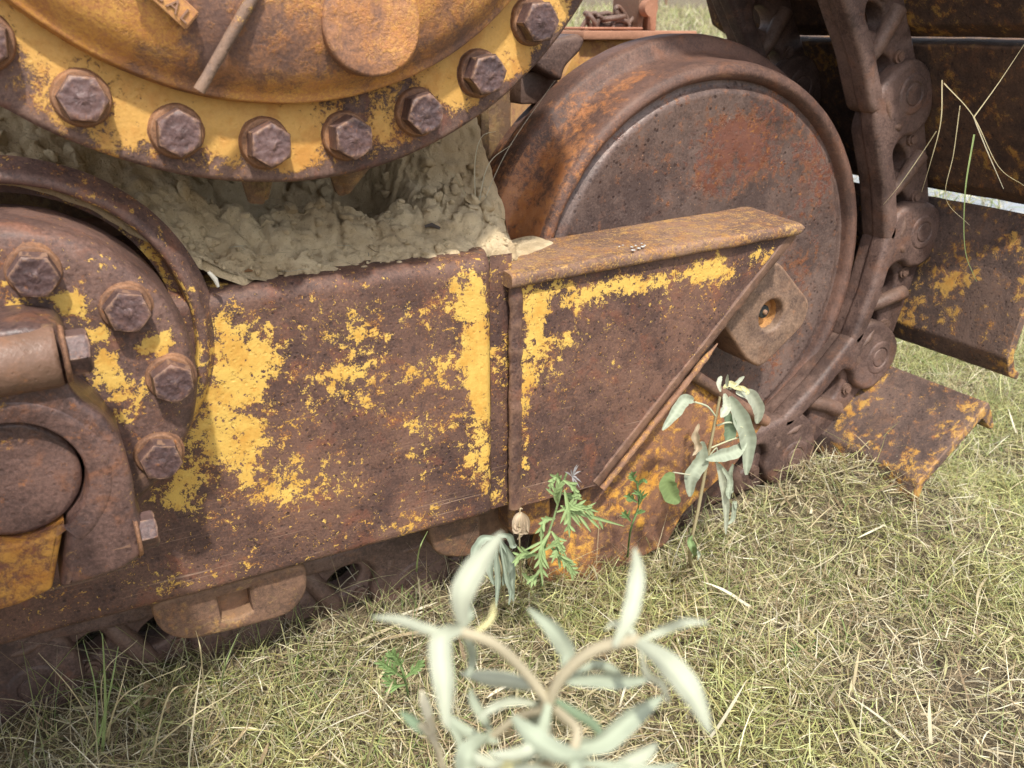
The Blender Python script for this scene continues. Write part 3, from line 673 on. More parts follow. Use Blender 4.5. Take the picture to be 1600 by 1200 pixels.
capo = [P(u, v, .88) for u, v in ((-90, 508), (40, 505), (92, 512), (112, 545), (100, 585), (122, 618), (160, 645), (192, 690), (207, 745), (212, 790), (232, 838), (222, 862), (190, 885), (112, 910), (92, 912), (50, 845), (-90, 852))]
BX, BZ = -.065, -.406
# cap outline with the bore cut out: walk the outside, come back along the bore arc
inner = [(BX+.064*math.cos(t), BZ+.064*math.sin(t)) for t in np.linspace(rad(-52), rad(180), 40)]
outer = [(p.x, p.z) for p in capo[:15]]
pts = [( -.16, P(0, 508, .88).z)]+outer[1:15]+inner+[(-.16, BZ)]
cap = put('bearing_cap', plate('cap', pts, .868, .956, (), .009, .008, 4, 3), M_cap, dozer, 50)
cap['label'] = 'smooth brown bearing cap clamped round the pivot pin'
# clamp ears (barrel shapes across the cap) and their bolts
ax = (P(120, 545, .86)-P(20, 560, .86)); ax.y = 0; ax.normalize()
def ear(u, v, r, l, y=.878):
    c = P(u, v, y); c.y = y; return join_me('ear', [tube('e', [c-ax*l, c-ax*.004, c, ], [r*1.0, r, r*.93], 28, .0012, 30)])
put('clamp_ear', ear(92, 555, .030, .12), M_cap, cap, 60)
put('clamp_ear', ear(206, 836, .021, .030, .889), M_cap, cap, 60)
put('collar_lip', lathe('lip', round_profile([(.0645, .872), (.0655, .8675), (.080, .8662), (.086, .8672), (.091, .873)], .002), BX, BZ, 120, rad(-57), rad(185), amp=.0008, s=30), M_cap, cap, 60)
bm_ = bolt_mesh('clamp_bolt', .036, .021, 21, False); bw = washer_mesh(.026, .004)
rotm = Vector((0, -1, 0)).rotation_difference(ax)
for (u, v, y, sc) in ((97, 553, .872, 1.05), (210, 833, .882, .95)):
    c = P(u, v, y)
    o = place('clamp_bolt', bm_, c+ax*.002, None, cap); o.rotation_mode = 'QUATERNION'; o.rotation_quaternion = rotm; o.scale = (sc,)*3
    o = place('washer', bw, c+ax*.001, None, cap); o.rotation_mode = 'QUATERNION'; o.rotation_quaternion = rotm; o.scale = (sc,)*3
pin = put('pivot_pin', lathe('pin', round_profile([(0, .884), (.056, .884), (.0605, .887), (.0612, .95)], .002), BX, BZ, 90, amp=.001, s=18), M_cap, dozer, 50)
pin['label'] = 'flat round end of the pivot pin'
inner2 = [(BX+.0635*math.cos(t), BZ+.0635*math.sin(t)) for t in np.linspace(rad(-150), rad(-55), 24)]
so = [P(u, v, .88) for u, v in ((86, 915), (40, 936), (-80, 975))]
sad = put('bearing_saddle', plate('saddle', inner2+[(P(86, 915, .88).x-.003, P(86, 915, .88).z), (P(30, 940, .88).x, P(30, 940, .88).z), (-.20, P(-80, 975, .88).z), (-.20, inner2[0][1])], .872, .956, (), .006, .004, 3), M_saddle, dozer, 50)
sad['label'] = 'lower half of the pivot bearing, bright orange-yellow paint'

# unseen boxes added left of the picture to shade the lower left ground
put('shade_caster', box('pa', -1.1, -.085, .38, .62, -.16, -.02, .03, 4), M_cap, dozer, 50)
put('shade_caster_low', box('py', -.45, -.20, .56, .95, -.62, -.24, .03, 4), M_cap, dozer, 50)
# --- roller collars below the beam
def collar(pp, y0, y1, holes=()):
    return plate('col', [(P(u, v, y0).x, P(u, v, y0).z) for u, v in pp], y0, y1, holes, .008, .02, 3)
notch = [(P(u, v, 1.075).x, P(u, v, 1.075).z) for u, v in ((341, 936), (390, 922), (396, 956), (372, 968), (348, 972))]
rc = put('roller_collar', collar(((232, 945), (480, 880), (482, 928), (455, 962), (375, 985), (290, 1004), (250, 990)), 1.075, 1.17, (notch,)), M_col, dozer, 50)
put('collar_pocket', box('pk', notch[0][0]-.01, notch[1][0]+.01, 1.102, 1.13, notch[3][1]-.01, notch[1][1]+.02), M_col, rc)
put('roller_collar', collar(((668, 815), (752, 800), (752, 868), (715, 874), (680, 868)), 1.085, 1.17), M_col, dozer, 50)
put('roller_collar', collar(((796, 770), (862, 760), (862, 810), (845, 838), (796, 838)), 1.09, 1.17), M_guard, dozer, 50)
put('roller_bracket', plate('rbk', [(P(u, v, 1.12).x, P(u, v, 1.12).z) for u, v in ((740, 780), (800, 770), (800, 850), (740, 850))], 1.13, 1.17), M_rust, dozer)
# rollers running on the chain between the rails
for x in (.20, .55, -.15):
    put('track_roller', lathe('rol', round_profile([(0, 1.175), (.085, 1.175), (.09, 1.18), (.09, 1.27), (.075, 1.28), (.075, 1.45), (0, 1.46)], .006), x, -.735, 48, amp=.001), M_link, dozer, 50)
# inner frame side and hull panels seen past the mud
put('inner_frame_side', box('ifs', -.8, .70, 1.43, 1.47, -.75, -.27), M_rust, dozer)
pr_ = P(800, 150, 1.5).x
put('hull_panel', box('hp', -.9, pr_, 1.5, 1.54, -.6, .5, .006), M_inner, dozer)
put('hull_rib', box('hr', P(752, 200, 1.47).x, P(765, 200, 1.47).x, 1.47, 1.50, -.5, .4, .003), M_inner, dozer)
# grey casting beside the cover
gc = [(P(u, v, 1.42).x, P(u, v, 1.42).z) for u, v in ((838, 70), (868, 62), (905, 52), (916, 62), (908, 80), (884, 105), (878, 128), (850, 112), (828, 96))]
put('pipe_bracket', plate('gb', gc, 1.42, 1.50, (), .008, .008), M_link, dozer)
put('bracket_foot', box('bf', P(818, 110, 1.45).x, P(878, 110, 1.45).x, 1.46, 1.52, P(850, 145, 1.45).z-.02, P(850, 112, 1.45).z, .006), M_link, dozer)

# ================================================================ MUD ON THE BEAM
def mud_h(x, y):
    ff = float(smooth01((.26-x)/.30)); S_ = lambda t: float(smooth01(t))
    front = -.290+.155*ff*(1-.35*S_((-.02-x)/.3))
    h = front-.006+(.056+.045*S_((.45-x)/.3))*S_((y-1.066)/.13)
    pit = math.exp(-((x-.37)/.10)**4)*math.exp(-((y-1.275)/.075)**4)+.9*math.exp(-((x-.22)/.075)**4)*math.exp(-((y-1.25)/.07)**4)
    h -= .19*min(1, pit)
    h += .24*S_((x-.36)/.22)*S_((y-1.19)/.20)+.12*S_((.1-x)/.2)*S_((y-1.2)/.2)
    l = noise.fractal(Vector((x*8, y*8, 1.3)), .7, 2.2, 7)
    wx, wy = x+.02*noise.noise(Vector((x*18, y*18, 0))), y+.02*noise.noise(Vector((x*18, y*18, 9)))
    vd = noise.voronoi(Vector((wx*19, wy*19, .3)))[0]; vd2 = noise.voronoi(Vector((wx*46, wy*46, .8)))[0]
    crack = max(0, 1-(vd[1]-vd[0])*6)
    k = S_((y-1.058)/.04); kk = (.30+.70*max(S_(abs(x-.44)/.2-.1), S_((y-1.12)/.05)))
    big = S_((vd[0]*0+noise.noise(Vector((x*5, y*5, 4)))+.35)/.5)
    h += k*kk*.85*(.022*l+big*(.034*max(0, .5-vd[0])-.012*crack)+.012*max(0, .5-vd2[0])+.004*noise.noise(Vector((x*110, y*110, 0)))+.003*abs(noise.noise(Vector((x*60, y*60, 7)))))
    tail = S_((x-.585)/.05); lay = -.2965-.0175*S_((x-.59)/.03)+.004*noise.noise(Vector((x*30, y*30, 2)))+.036*max(0, x-.6)
    hx = .628+.045*noise.noise(Vector((y*9, 2, 2)))
    if y < 1.205:
        h = h*(1-tail)+lay*tail
        e = S_((x-(.60+.09*S_((y-1.10)/.06)))/.06)
    else: e = S_((x-hx)/.07)
    h = h*(1-e)-.345*e if x < .60 or y < 1.205 else h*(1-e)-.42*e
    if y < 1.07: h = min(h, front+.004)
    h -= .07*S_((x-.548)/.03)*S_((1.115-y)/.03)
    return h
nxm, nym = 420, 190
xm = [-.42+ .42*0+i*(1.16/nxm) for i in range(nxm+1)]; ym = [1.060+(.42*(j/nym)**1.2) for j in range(nym+1)]
Vm, Fm = grid_xy(xm, ym, mud_h)
Vm = [(x, y+(.010+.014*nz(x, 0, 0, 14)+.008*nz(x, 1, 0, 50))*(1 if k < 3*(nxm+1) else .5 if k < 6*(nxm+1) else 0)*(1 if x > .16 else 0), z-.012 if k < nxm+1 else z) for k, (x, y, z) in enumerate(Vm)]
# overhanging crumbs: push sideways a little
Vm = [(x+.006*nz(x, y, z, 40), y+.008*nz(x+5, y, z, 38)*min(1, (y-1.058)*30), z) for x, y, z in Vm]
_mm = mesh_np('mud', Vm, Fm); _mn = [tuple(v.normal) for v in _mm.vertices]
for v, n_ in zip(_mm.vertices, _mn):
    if v.co.y > 1.075 and v.co.x < .64:
        q = v.co; d_ = .0045*noise.noise(Vector(q)*38)+.0035*noise.noise(Vector(q)*85)+.0022*noise.noise(Vector(q)*190)-.004*max(0, .25-abs(noise.noise(Vector(q)*26)))*2
        v.co = q+Vector(n_)*d_*(1 if n_[2] > 0 else -1)
mud = put('dried_mud', _mm, M_mud, smooth=180)
tag(mud, 'crumbly pale dried mud packed on top of the beam, below the round cover', 'mud', kind='stuff')
# clods
bmc = bmesh.new()
for i in range(1500):
    x = random.uniform(-.3, .62); y = 1.075+.3*random.random()**1.4; r = random.choice((.0012, .0015, .002, .002, .002, .003, .003, .004, .006, .009))*random.uniform(.7, 1.2)
    if x > .2 and y < 1.14 and r > .006: continue
    z = mud_h(x, y)
    mt = Matrix.Translation((x, y, z+r*.2)) @ Matrix.Rotation(random.uniform(0, 6), 4, Vector((random.random(), random.random(), 1))) @ Matrix.Diagonal((r*random.uniform(.8, 1.5), r*random.uniform(.8, 1.4), r*.8, 1))
    rr = bmesh.ops.create_icosphere(bmc, subdivisions=2 if r > .0025 else 1, radius=1, matrix=mt)
    for v in rr['verts']: v.co += .8*r*Vector((nz(*v.co, 90), nz(v.co.y, v.co.x, v.co.z, 90), nz(v.co.z, v.co.y, v.co.x, 90)))
tag(put('mud_clods', from_bm('clods', bmc), M_mud, smooth=60), 'loose crumbs of dry mud scattered over the mud heap', 'mud', kind='stuff')
_n = 420; _x = rng.uniform(-.25, .60, _n); _y = 1.08+.3*rng.random(_n)**1.5; _z = np.array([mud_h(float(a), float(b))+.003 for a, b in zip(_x, _y)])
MUDSTRAW = (_n, _x, _y, _z)
def stick(name, pts, r, col, label, cat='twig'):
    m = bpy.data.materials.get('stick_'+name) or plain('stick_'+name, col, .85)
    return tag(put(name, tube(name, pts, r, 8, r*.4, 200) if not hasattr(r, '__len__') else tube(name, pts, r, 8), m), label, cat)
a, b_ = P(664, 362, 1.14), P(688, 372, 1.13); z = mud_h(a.x, 1.14)
stick('twig', [Vector((a.x, 1.14, z+.004)), Vector(((a.x+b_.x)/2, 1.137, z+.006)), Vector((b_.x, 1.13, mud_h(b_.x, 1.13)+.004))], [.002, .003, .002], (.07, .055, .045), 'short dark twig lying on the dried mud')
a = P(388, 420, 1.08)
stick('seed', [Vector((a.x-.005, 1.08, mud_h(a.x, 1.08)+.003)), Vector((a.x, 1.08, mud_h(a.x, 1.08)+.004)), Vector((a.x+.005, 1.079, mud_h(a.x, 1.08)+.003))], [.0008, .0024, .0008], (.16, .08, .03), 'tiny brown seed on the mud near the beam corner', 'seed')
a, b_ = P(326, 425, 1.035), P(341, 448, 1.035)
stick('wood_splinter', [a, a.lerp(b_, .5)+Vector((.002, 0, 0)), b_], [.002, .003, .0018], (.42, .40, .34), 'pale splinter wedged between pivot ring and beam', 'splinter')

# ================================================================ BACKGROUND MACHINE PART WITH CHAIN
bl = empty('rusty_block', P(1000, 100, 2.2), 'pale reddish rusty steel block with a flat top plate behind the idler wheel', 'block')
bx = [(P(u, v, 2.1).x, P(u, v, 2.1).z) for u, v in ((905, 62), (1078, 54), (1078, 140), (900, 320), (840, 320), (876, 125))]
put('block_body', plate('bb', bx, 2.1, 2.5, (), .006), M_blockf, bl)
t0 = P(905, 62, 2.1).z
put('top_plate', box('tp', P(902, 60, 2.1).x, P(1079, 50, 2.1).x, 2.07, 2.50, t0-.004+.004, t0+.022), M_block, bl)
put('thin_plate', box('tp2', P(905, 52, 2.15).x-.02, P(985, 52, 2.15).x, 2.09, 2.36, t0+.024, t0+.031), M_block, bl)
clv = empty('clevis', P(1000, 40, 2.25), 'rusty upright clevis with a round pin standing on the steel block', 'clevis')
zc = t0+.022
put('clevis_plate', box('cp', P(988, 20, 2.2).x, P(996, 20, 2.2).x, 2.17, 2.3, zc, zc+.2), M_rust, clv)
put('clevis_plate', box('cp', P(1003, 20, 2.2).x, P(1017, 20, 2.2).x, 2.17, 2.3, zc, zc+.2), M_block, clv)
c = P(1008, 13, 2.16); put('clevis_pin', tube('cpn', [c, c+Vector((0, -.03, 0))], .022, 20), M_block, clv)
def chain_link(c, ax_, up, L_=.028, W_=.016, r=.0055):
    ax_ = ax_.normalized(); up = (up-ax_*up.dot(ax_)).normalized(); pts = []
    for k in range(21):
        a = 2*math.pi*k/20; pts.append(c+ax_*(L_*math.cos(a)+(.008 if math.cos(a) > 0 else -.008))+up*W_*math.sin(a))
    return tube('cl', pts, r, 8, .0006, 60, cap=False)
chn = empty('chain', P(945, 45, 2.2), 'short dark rusty chain heaped on the steel block beside the clevis', 'chain')
cp = [(922, 38), (930, 26), (944, 30), (958, 28), (972, 26), (980, 34), (970, 42), (955, 42), (940, 43), (926, 44)]
for i, (u, v) in enumerate(cp):
    c = P(u, v, 2.17+.02*(i % 3)); c.z = max(c.z, zc+.012)
    d = Vector((cp[(i+1) % len(cp)][0]-u, 0, -(cp[(i+1) % len(cp)][1]-v)*1.0)); d.y = random.uniform(-3, 3)
    put('chain_link', chain_link(c, d, Vector((0, 1, 0)) if i % 2 else Vector((0, .3, 1)), .024, .015, .0065), M_link, chn, 60)
for u in (1035, 1041):
    a = G(u, 12, -.5)
for i, (u, lab) in enumerate(((1026, 'left one of two thin brown posts far behind the clevis'), (1040, 'right one of two thin brown posts, with a pale foot, behind the clevis'))):
    d = ray(u, 11); k = 6.0/d.y; c = d*k; zg = ground_h(c.x, c.y)
    # find where the ray meets the ground
    t = 2.0
    while (d*t).z > ground_h((d*t).x, (d*t).y) and t < 60: t += .02
    c = d*t
    po = empty('post', c, lab, 'post', 'thin brown posts behind the clevis')
    put('post_shaft', tube('ps', [c+Vector((0, 0, -.05)), c+Vector((0, 0, .03)), c+Vector((0, 0, .3)), c+Vector((0, 0, .9))], .028, 10, .002, 20), M_rust, po)
    put('post_foot', tube('pf', [c+Vector((0, 0, -.02)), c+Vector((0, 0, .02))], .04 if i else .032, 10), M_splat if i else M_rust, po)

# ================================================================ VEGETATION
def blades(n, X, Y_, Z_, length, width, lean, curv, az, cols, seg=4, twist=.6, droop=1.0):
    """arrays -> verts, faces, colours of n ribbon blades"""
    t = np.linspace(0, 1, seg+1)[None, :]
    hx, hy = np.cos(az)[:, None], np.sin(az)[:, None]
    ang = lean[:, None]+curv[:, None]*t                      # angle from vertical along blade
    dl = length[:, None]/seg
    dxy = np.cumsum(np.sin(ang)*dl, 1)-np.sin(ang[:, :1])*dl; dz = np.cumsum(np.cos(ang)*dl, 1)-np.cos(ang[:, :1])*dl
    side = rng.uniform(-.25, .25, n)[:, None]*length[:, None]*t*t
    px = X[:, None]+hx*dxy-hy*side; py = Y_[:, None]+hy*dxy+hx*side; pz = Z_[:, None]+dz
    pz = np.maximum(pz, Z_[:, None]-.004+rng.uniform(0, .012, n)[:, None])
    ta = az+math.pi/2+rng.uniform(-twist, twist, n)
    wx, wy = np.cos(ta)[:, None], np.sin(ta)[:, None]; wz = rng.uniform(-.6, .6, n)[:, None]
    wd = width[:, None]*np.where(t < .6, 1, 1-(t-.6)/.4*.85)*.5
    V = np.stack([np.stack([px-wx*wd, py-wy*wd, pz-wz*wd], -1), np.stack([px+wx*wd, py+wy*wd, pz+wz*wd], -1)], 2)  # n,seg+1,2,3
    b = (np.arange(n)*(seg+1)*2)[:, None]; k = np.arange(seg)[None, :]*2
    F = np.stack([b+k, b+k+1, b+k+3, b+k+2], -1).reshape(-1, 4)
    C = np.repeat(cols[:, None, :], (seg+1)*2, 1)
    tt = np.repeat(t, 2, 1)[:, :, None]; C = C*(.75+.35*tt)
    return V.reshape(-1, 3), F, C.reshape(-1, 3)
def gz_arr(x, y): return np.array([ground_h(float(a), float(b)) for a, b in zip(x, y)])
STRAW = np.array([(.60, .51, .32), (.50, .42, .25), (.68, .61, .42), (.40, .31, .18), (.55, .49, .29), (.30, .22, .13), (.72, .67, .50), (.46, .44, .22)])
GREEN = np.array([(.28, .33, .11), (.35, .38, .14), (.22, .30, .10), (.44, .43, .19), (.34, .36, .15)])
def pick(pal, n, j=.15): return pal[rng.integers(0, len(pal), n)]*rng.uniform(1-j, 1+j, (n, 1))
def patch(x, y, s, seed): return np.array([noise.noise(Vector((a*s, b*s, seed))) for a, b in zip(x, y)])
def sample(n, x0, x1, y0, y1): return rng.uniform(x0, x1, n), rng.uniform(y0, y1, n)
def under(x, y):     # in the machine's footprint
    return (y > 1.13) & (x < 1.3+.0*y)
def keep_near(x, y):
    # inside the wedge the camera sees (with a margin)
    rx = x*CR.x+y*CR.y; fz = x*CF.x+y*CF.y+(GZ)*CF.z; ry = x*CU.x+y*CU.y+GZ*CU.z
    return (np.abs(rx)/fz < .72) & (ry/fz > -.62)
# dry thatch, lying flat and tangled
x, y = sample(300000, -.7, 3.2, .1, 2.4); m = keep_near(x, y) & ~(under(x, y) & (rng.random(len(x)) > .10)); x, y = x[m], y[m]
pn = patch(x, y, 3.2, 5); pn2 = patch(x, y, 11, 7); m = rng.random(len(x)) < .74+.5*pn+.55*pn2; x, y, pn = x[m], y[m], pn[m]; n = len(x)
L_ = rng.gamma(4, .0098, n); wd = rng.uniform(.0007, .0020, n)
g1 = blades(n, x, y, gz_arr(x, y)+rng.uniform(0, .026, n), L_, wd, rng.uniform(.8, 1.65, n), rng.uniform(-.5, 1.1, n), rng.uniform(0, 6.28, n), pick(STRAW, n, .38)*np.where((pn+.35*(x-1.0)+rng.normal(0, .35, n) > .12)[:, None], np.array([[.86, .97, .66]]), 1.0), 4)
tag(put('dry_grass', mesh_np('thatch', *g1[:2], col=g1[2]), M_grass, smooth=None), 'mat of pale dry straw-coloured grass covering the ground', 'dry grass', kind='stuff')
# standing fine blades, green and olive
x, y = sample(150000, -.6, 3.4, .1, 2.6); gp = patch(x, y, 2.6, 9)+.8*patch(x, y, 8, 2)+.35*(x-.9)
m = keep_near(x, y) & ~under(x, y) & (rng.random(len(x)) < np.clip(.38+.8*gp, .06, .9)); x, y = x[m], y[m]; n = len(x)
L_ = rng.gamma(6, .0082, n)*(1+.25*np.clip(x-1.2, 0, 1)); cc = np.where(rng.random((n, 1)) < .62, pick(GREEN, n), pick(STRAW, n))
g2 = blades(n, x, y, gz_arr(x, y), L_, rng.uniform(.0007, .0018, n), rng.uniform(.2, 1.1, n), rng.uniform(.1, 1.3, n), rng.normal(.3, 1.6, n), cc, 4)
tag(put('green_grass', mesh_np('green', *g2[:2], col=g2[2]), M_grass, smooth=None), 'fine green and olive grass blades standing through the dry thatch', 'green grass', kind='stuff')
# tussocks of longer blades and broad dead leaves
cx_, cy_ = sample(150, -.3, 2.8, .35, 1.9); mk = keep_near(cx_, cy_) & ~under(cx_, cy_); cx_, cy_ = cx_[mk], cy_[mk]
per = 38; n = len(cx_)*per; x = np.repeat(cx_, per)+rng.normal(0, .012, n); y = np.repeat(cy_, per)+rng.normal(0, .012, n)
tone = np.repeat(rng.random(len(cx_)) < .6, per)[:, None]; az = rng.uniform(0, 6.28, n)
cc = np.where(tone & (rng.random((n, 1)) < .8), pick(GREEN, n), pick(STRAW, n))
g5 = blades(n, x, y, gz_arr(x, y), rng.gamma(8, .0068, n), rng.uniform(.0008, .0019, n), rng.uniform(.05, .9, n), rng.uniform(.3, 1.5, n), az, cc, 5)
tag(put('grass_tussocks', mesh_np('tus', *g5[:2], col=g5[2]), M_grass, smooth=None), 'tussocks of longer grass blades scattered over the thatch', 'grass', kind='stuff')
x, y = sample(1100, -.4, 2.8, .3, 1.9); mk = keep_near(x, y) & ~under(x, y); x, y = x[mk], y[mk]; n = len(x)
g6 = blades(n, x, y, gz_arr(x, y)+rng.uniform(.01, .03, n), rng.gamma(4, .018, n), rng.uniform(.0025, .0050, n), rng.uniform(.9, 1.6, n), rng.uniform(-.4, .8, n), rng.uniform(0, 6.28, n), pick(STRAW, n, .2), 5)
tag(put('dead_blades', mesh_np('dead', *g6[:2], col=g6[2]), M_grass, smooth=None), 'broad bleached dead grass blades lying loose on the thatch', 'grass', kind='stuff')
n, x, y, z = MUDSTRAW
g7 = blades(n, x, y, z, rng.gamma(3, .005, n), rng.uniform(.0005, .0011, n), rng.uniform(1.0, 1.6, n), rng.uniform(-.4, .5, n), rng.uniform(0, 6.28, n), pick(STRAW*.6, n, .5), 3)
tag(put('straw_bits', mesh_np('bits', *g7[:2], col=g7[2]), M_grass, smooth=None), 'short bits of straw stuck in the dried mud', 'straw', kind='stuff')
# sparse wiry blades below the beam
x, y = sample(1500, -.35, .95, 1.0, 1.2); n = len(x)
L_ = rng.gamma(5, .022, n); cc = np.where(rng.random((n, 1)) < .35, pick(GREEN, n), pick(STRAW, n))*.8
g3 = blades(n, x, y, gz_arr(x, y), L_, rng.uniform(.0007, .0017, n), rng.uniform(.05, .9, n), rng.uniform(.1, 1.6, n), rng.uniform(0, 6.28, n), cc, 6)
tag(put('wiry_grass', mesh_np('wiry', *g3[:2], col=g3[2]), M_grass, smooth=None), 'thin wiry grass growing along the foot of the beam', 'grass', kind='stuff')
# far grass behind the machine
x, y = sample(60000, .5, 12, 2.4, 14); m = (x/y > .35) & (x/y < 1.6); x, y = x[m], y[m]; n = len(x)
g4 = blades(n, x, y, gz_arr(x, y), rng.gamma(6, .022, n), rng.uniform(.004, .009, n), rng.uniform(.1, 1.2, n), rng.uniform(.1, 1, n), rng.uniform(0, 6.28, n), np.where(rng.random((n, 1)) < .45, pick(GREEN, n)*1.2, pick(STRAW, n)), 3)
tag(put('far_grass', mesh_np('far', *g4[:2], col=g4[2]), M_grass, smooth=None), 'blurred pale grass on the rising ground behind the machine', 'grass', kind='stuff')
# pale gravel strip on the ground, seen between the track shoes
gq = [G(u, v, GZ) for u, v in ((1300, 262), (1420, 285), (1700, 292), (1760, 372), (1400, 352), (1340, 325))]
gme = bmesh.new(); gme.faces.new([gme.verts.new((q.x, q.y, 0)) for q in gq]); bmesh.ops.triangulate(gme, faces=gme.faces[:])
bmesh.ops.subdivide_edges(gme, edges=gme.edges[:], cuts=12, use_grid_fill=True)
for v in gme.verts: v.co.z = ground_h(v.co.x, v.co.y)+.012
tag(put('gravel_path', from_bm('gp', gme), M_stone, smooth=180), kind='structure')

# ---- single grass stems and clumps
def ribbon(pts, wid, col, up=None, vein=None, fold=.0, nseg=None):
    """curved leaf: two or four strips across with a fold; pts is a smooth centreline"""
    n = len(pts); V = []; C = []
    for i, p in enumerate(pts):
        t = (pts[min(i+1, n-1)]-pts[max(i-1, 0)]).normalized()
        s = t.cross(up if up is not None else -CF)
        if s.length < 1e-3: s = t.cross(Vector((0, 0, 1)))
        s.normalize(); nn = s.cross(t).normalized(); w_ = wid(i/(n-1))
        gl = (1.13 if (i % 3 == 0 and n > 20) else 1.0)*(1.06-.22*i/(n-1))*(1+.16*nz(p.x, p.y, p.z, 120))
        for k, f in enumerate((-1, -.5, 0, .5, 1)):
            V.append(p+s*w_*f*.5+nn*fold*w_*(abs(f)-.5)); C.append(tuple(c*(gl if k != 2 else (vein or 1.0)) for c in col))
    F = [(i*5+k, i*5+k+1, (i+1)*5+k+1, (i+1)*5+k) for i in range(n-1) for k in range(4)]
    return V, F, C
def bez(pts, n=14):
    """Catmull-Rom through pts"""
    pts = [Vector(p) for p in pts]; q = [pts[0]*2-pts[1]]+pts+[pts[-1]*2-pts[-2]]; out = []
    m = len(pts)-1
    for i in range(n):
        t = i/(n-1)*m; k = min(int(t), m-1); f = t-k; a, b, c, d = q[k:k+4]
        out.append(.5*((2*b)+(c-a)*f+(2*a-5*b+4*c-d)*f*f+(3*b-3*c+d-a)*f**3))
    return out
def merge(parts):
    V = []; F = []; C = []
    for v, f, c in parts:
        o = len(V); V += [tuple(q) for q in v]; F += [tuple(i+o for i in g) for g in f]; C += c
    return V, F, C
def leaf_obj(name, parts, parent=None, mat=None):
    V, F, C = merge(parts); me = mesh_np(name, V, F, col=np.array(C)); return put(name, me, mat or M_leaf, parent, 180)
def tub(pts, r, col, seg=7):
    me = tube('t', pts, r, seg, cap=False); V = [v.co.copy() for v in me.vertices]; F = [tuple(p.vertices) for p in me.polygons if len(p.vertices) == 4]; bpy.data.meshes.remove(me)
    return V, F, [col]*len(V)
def grass_stem(pts, w_, col, label, cat='grass stem'):
    c = bez(pts, 22); o = leaf_obj('grass_stem', [ribbon(c, lambda t: w_*(1-.75*t), col, fold=.3)], mat=M_grass); return tag(o, label, cat, 'long grass stems')
gs = (.58, .50, .30); gg = (.30, .38, .15)
grass_stem([P(1472, 125, .93), P(1470, 190, .93), P(1455, 250, .94), P(1440, 300, .96)], .0022, gs, 'dry stem hanging in front of the upper track link')
grass_stem([P(1475, 130, .93), P(1521, 182, .92), P(1560, 260, .90), P(1600, 290, .89)], .002, gs, 'dry stem crossing the track shoes and bending to the right edge')
grass_stem([P(1521, 182, .92), P(1540, 230, .92), P(1568, 295, .91)], .0032, (.62, .56, .40), 'short pale broken stem hanging over the middle track shoe')
grass_stem([P(1521, 184, .92), P(1560, 130, .91), P(1600, 70, .90)], .0018, gs, 'thin stem rising to the upper right corner over the shoes')
grass_stem([P(1522, 210, .91), P(1508, 300, .91), P(1508, 390, .92), P(1526, 440, .92)], .003, gg, 'long green blade dangling before the lower track shoe')
grass_stem([P(1500, 165, .93), P(1490, 240, .94), P(1478, 310, .95), P(1515, 352, .96)], .0018, gs, 'thin curled dry stem between the two middle shoes')
grass_stem([P(1463, 205, .94), P(1440, 240, .96), P(1405, 290, .98), P(1380, 320, 1.0)], .0016, gs, 'thin stem slanting across the hole of the track link')
def gpt(u, v): 
    d = ray(u, v); t = .4
    while (d*t).z > ground_h((d*t).x, (d*t).y): t += .004
    return d*t
b0 = gpt(160, 1180)
grass_stem([b0, P(165, 1110, 1.02), P(163, 1040, 1.0), P(160, 990, 1.0)], .005, gg, 'broad green blade standing before the dark lower left of the beam')
for i, (e1, e2, c, wdt) in enumerate((((172, 1080), (185, 1010), gg, .004), ((150, 1080), (130, 1000), gg, .003), ((185, 1090), (200, 1030), gs, .003), ((120, 1090), (60, 1020), gs, .0025), ((190, 1090), (290, 1040), gs, .0025), ((160, 1060), (215, 1000), gs, .002))):
    grass_stem([b0+Vector((.004*i-.01, .002*i, 0)), P(*e1, 1.01), P(*e2, 1.03)], wdt, c, ['slim green blade right of the broad blade at lower left', 'slim green blade left of the broad blade at lower left', 'dry blade leaning right beside the broad green blade', 'dry blade arching far left under the beam', 'dry blade arching right towards the roller collar', 'thin dry blade crossing the green tuft at lower left'][i])
for i, (bs, e1, e2, c, lab) in enumerate((((235, 1200), (265, 1085), (310, 1070), gs, 'pale stem curving up under the first roller collar'), ((215, 1190), (300, 1120), (395, 1065), gs, 'long dry stem lying towards the roller collar'), ((345, 1080), (352, 1040), (372, 990), gg, 'green blade standing right below the first roller collar'), ((320, 1100), (314, 1020), (306, 985), gs, 'upright dry blade left of the collar pocket'), ((570, 1200), (600, 1100), (625, 1040), gs, 'straight straw stem left of the blurred plant'), ((650, 900), (655, 860), (668, 830), gg, 'green blade beside the second roller collar'))):
    grass_stem([gpt(*bs), P(*e1, .98) if i != 4 else D(*e1, .9), P(*e2, 1.02) if i != 4 else D(*e2, .95)], .003, c, lab)
for i, (e, lab) in enumerate((((705, 165), 'thin web-like stem running up to the bracket'), ((845, 140), 'long fine stem rising from the mud towards the cover'))): pass
grass_stem([P(741, 350, 1.2), P(790, 240, 1.2), P(850, 150, 1.25), P(868, 125, 1.3)], .0011, (.5, .47, .36), 'fine straight stem rising between mud and wheel')
grass_stem([P(745, 350, 1.2), P(742, 260, 1.2), P(752, 215, 1.2), P(775, 205, 1.2)], .0022, (.6, .55, .4), 'curled dry stem in the mud corner by the wheel')
grass_stem([P(742, 345, 1.2), P(720, 290, 1.2), P(690, 255, 1.2)], .001, (.5, .45, .3), 'fine stem leaning over the mud towards the cover bolts')
grass_stem([P(744, 345, 1.2), P(762, 260, 1.2), P(800, 225, 1.22)], .0022, (.6, .55, .4), 'short bleached stem leaning on the wheel tread')

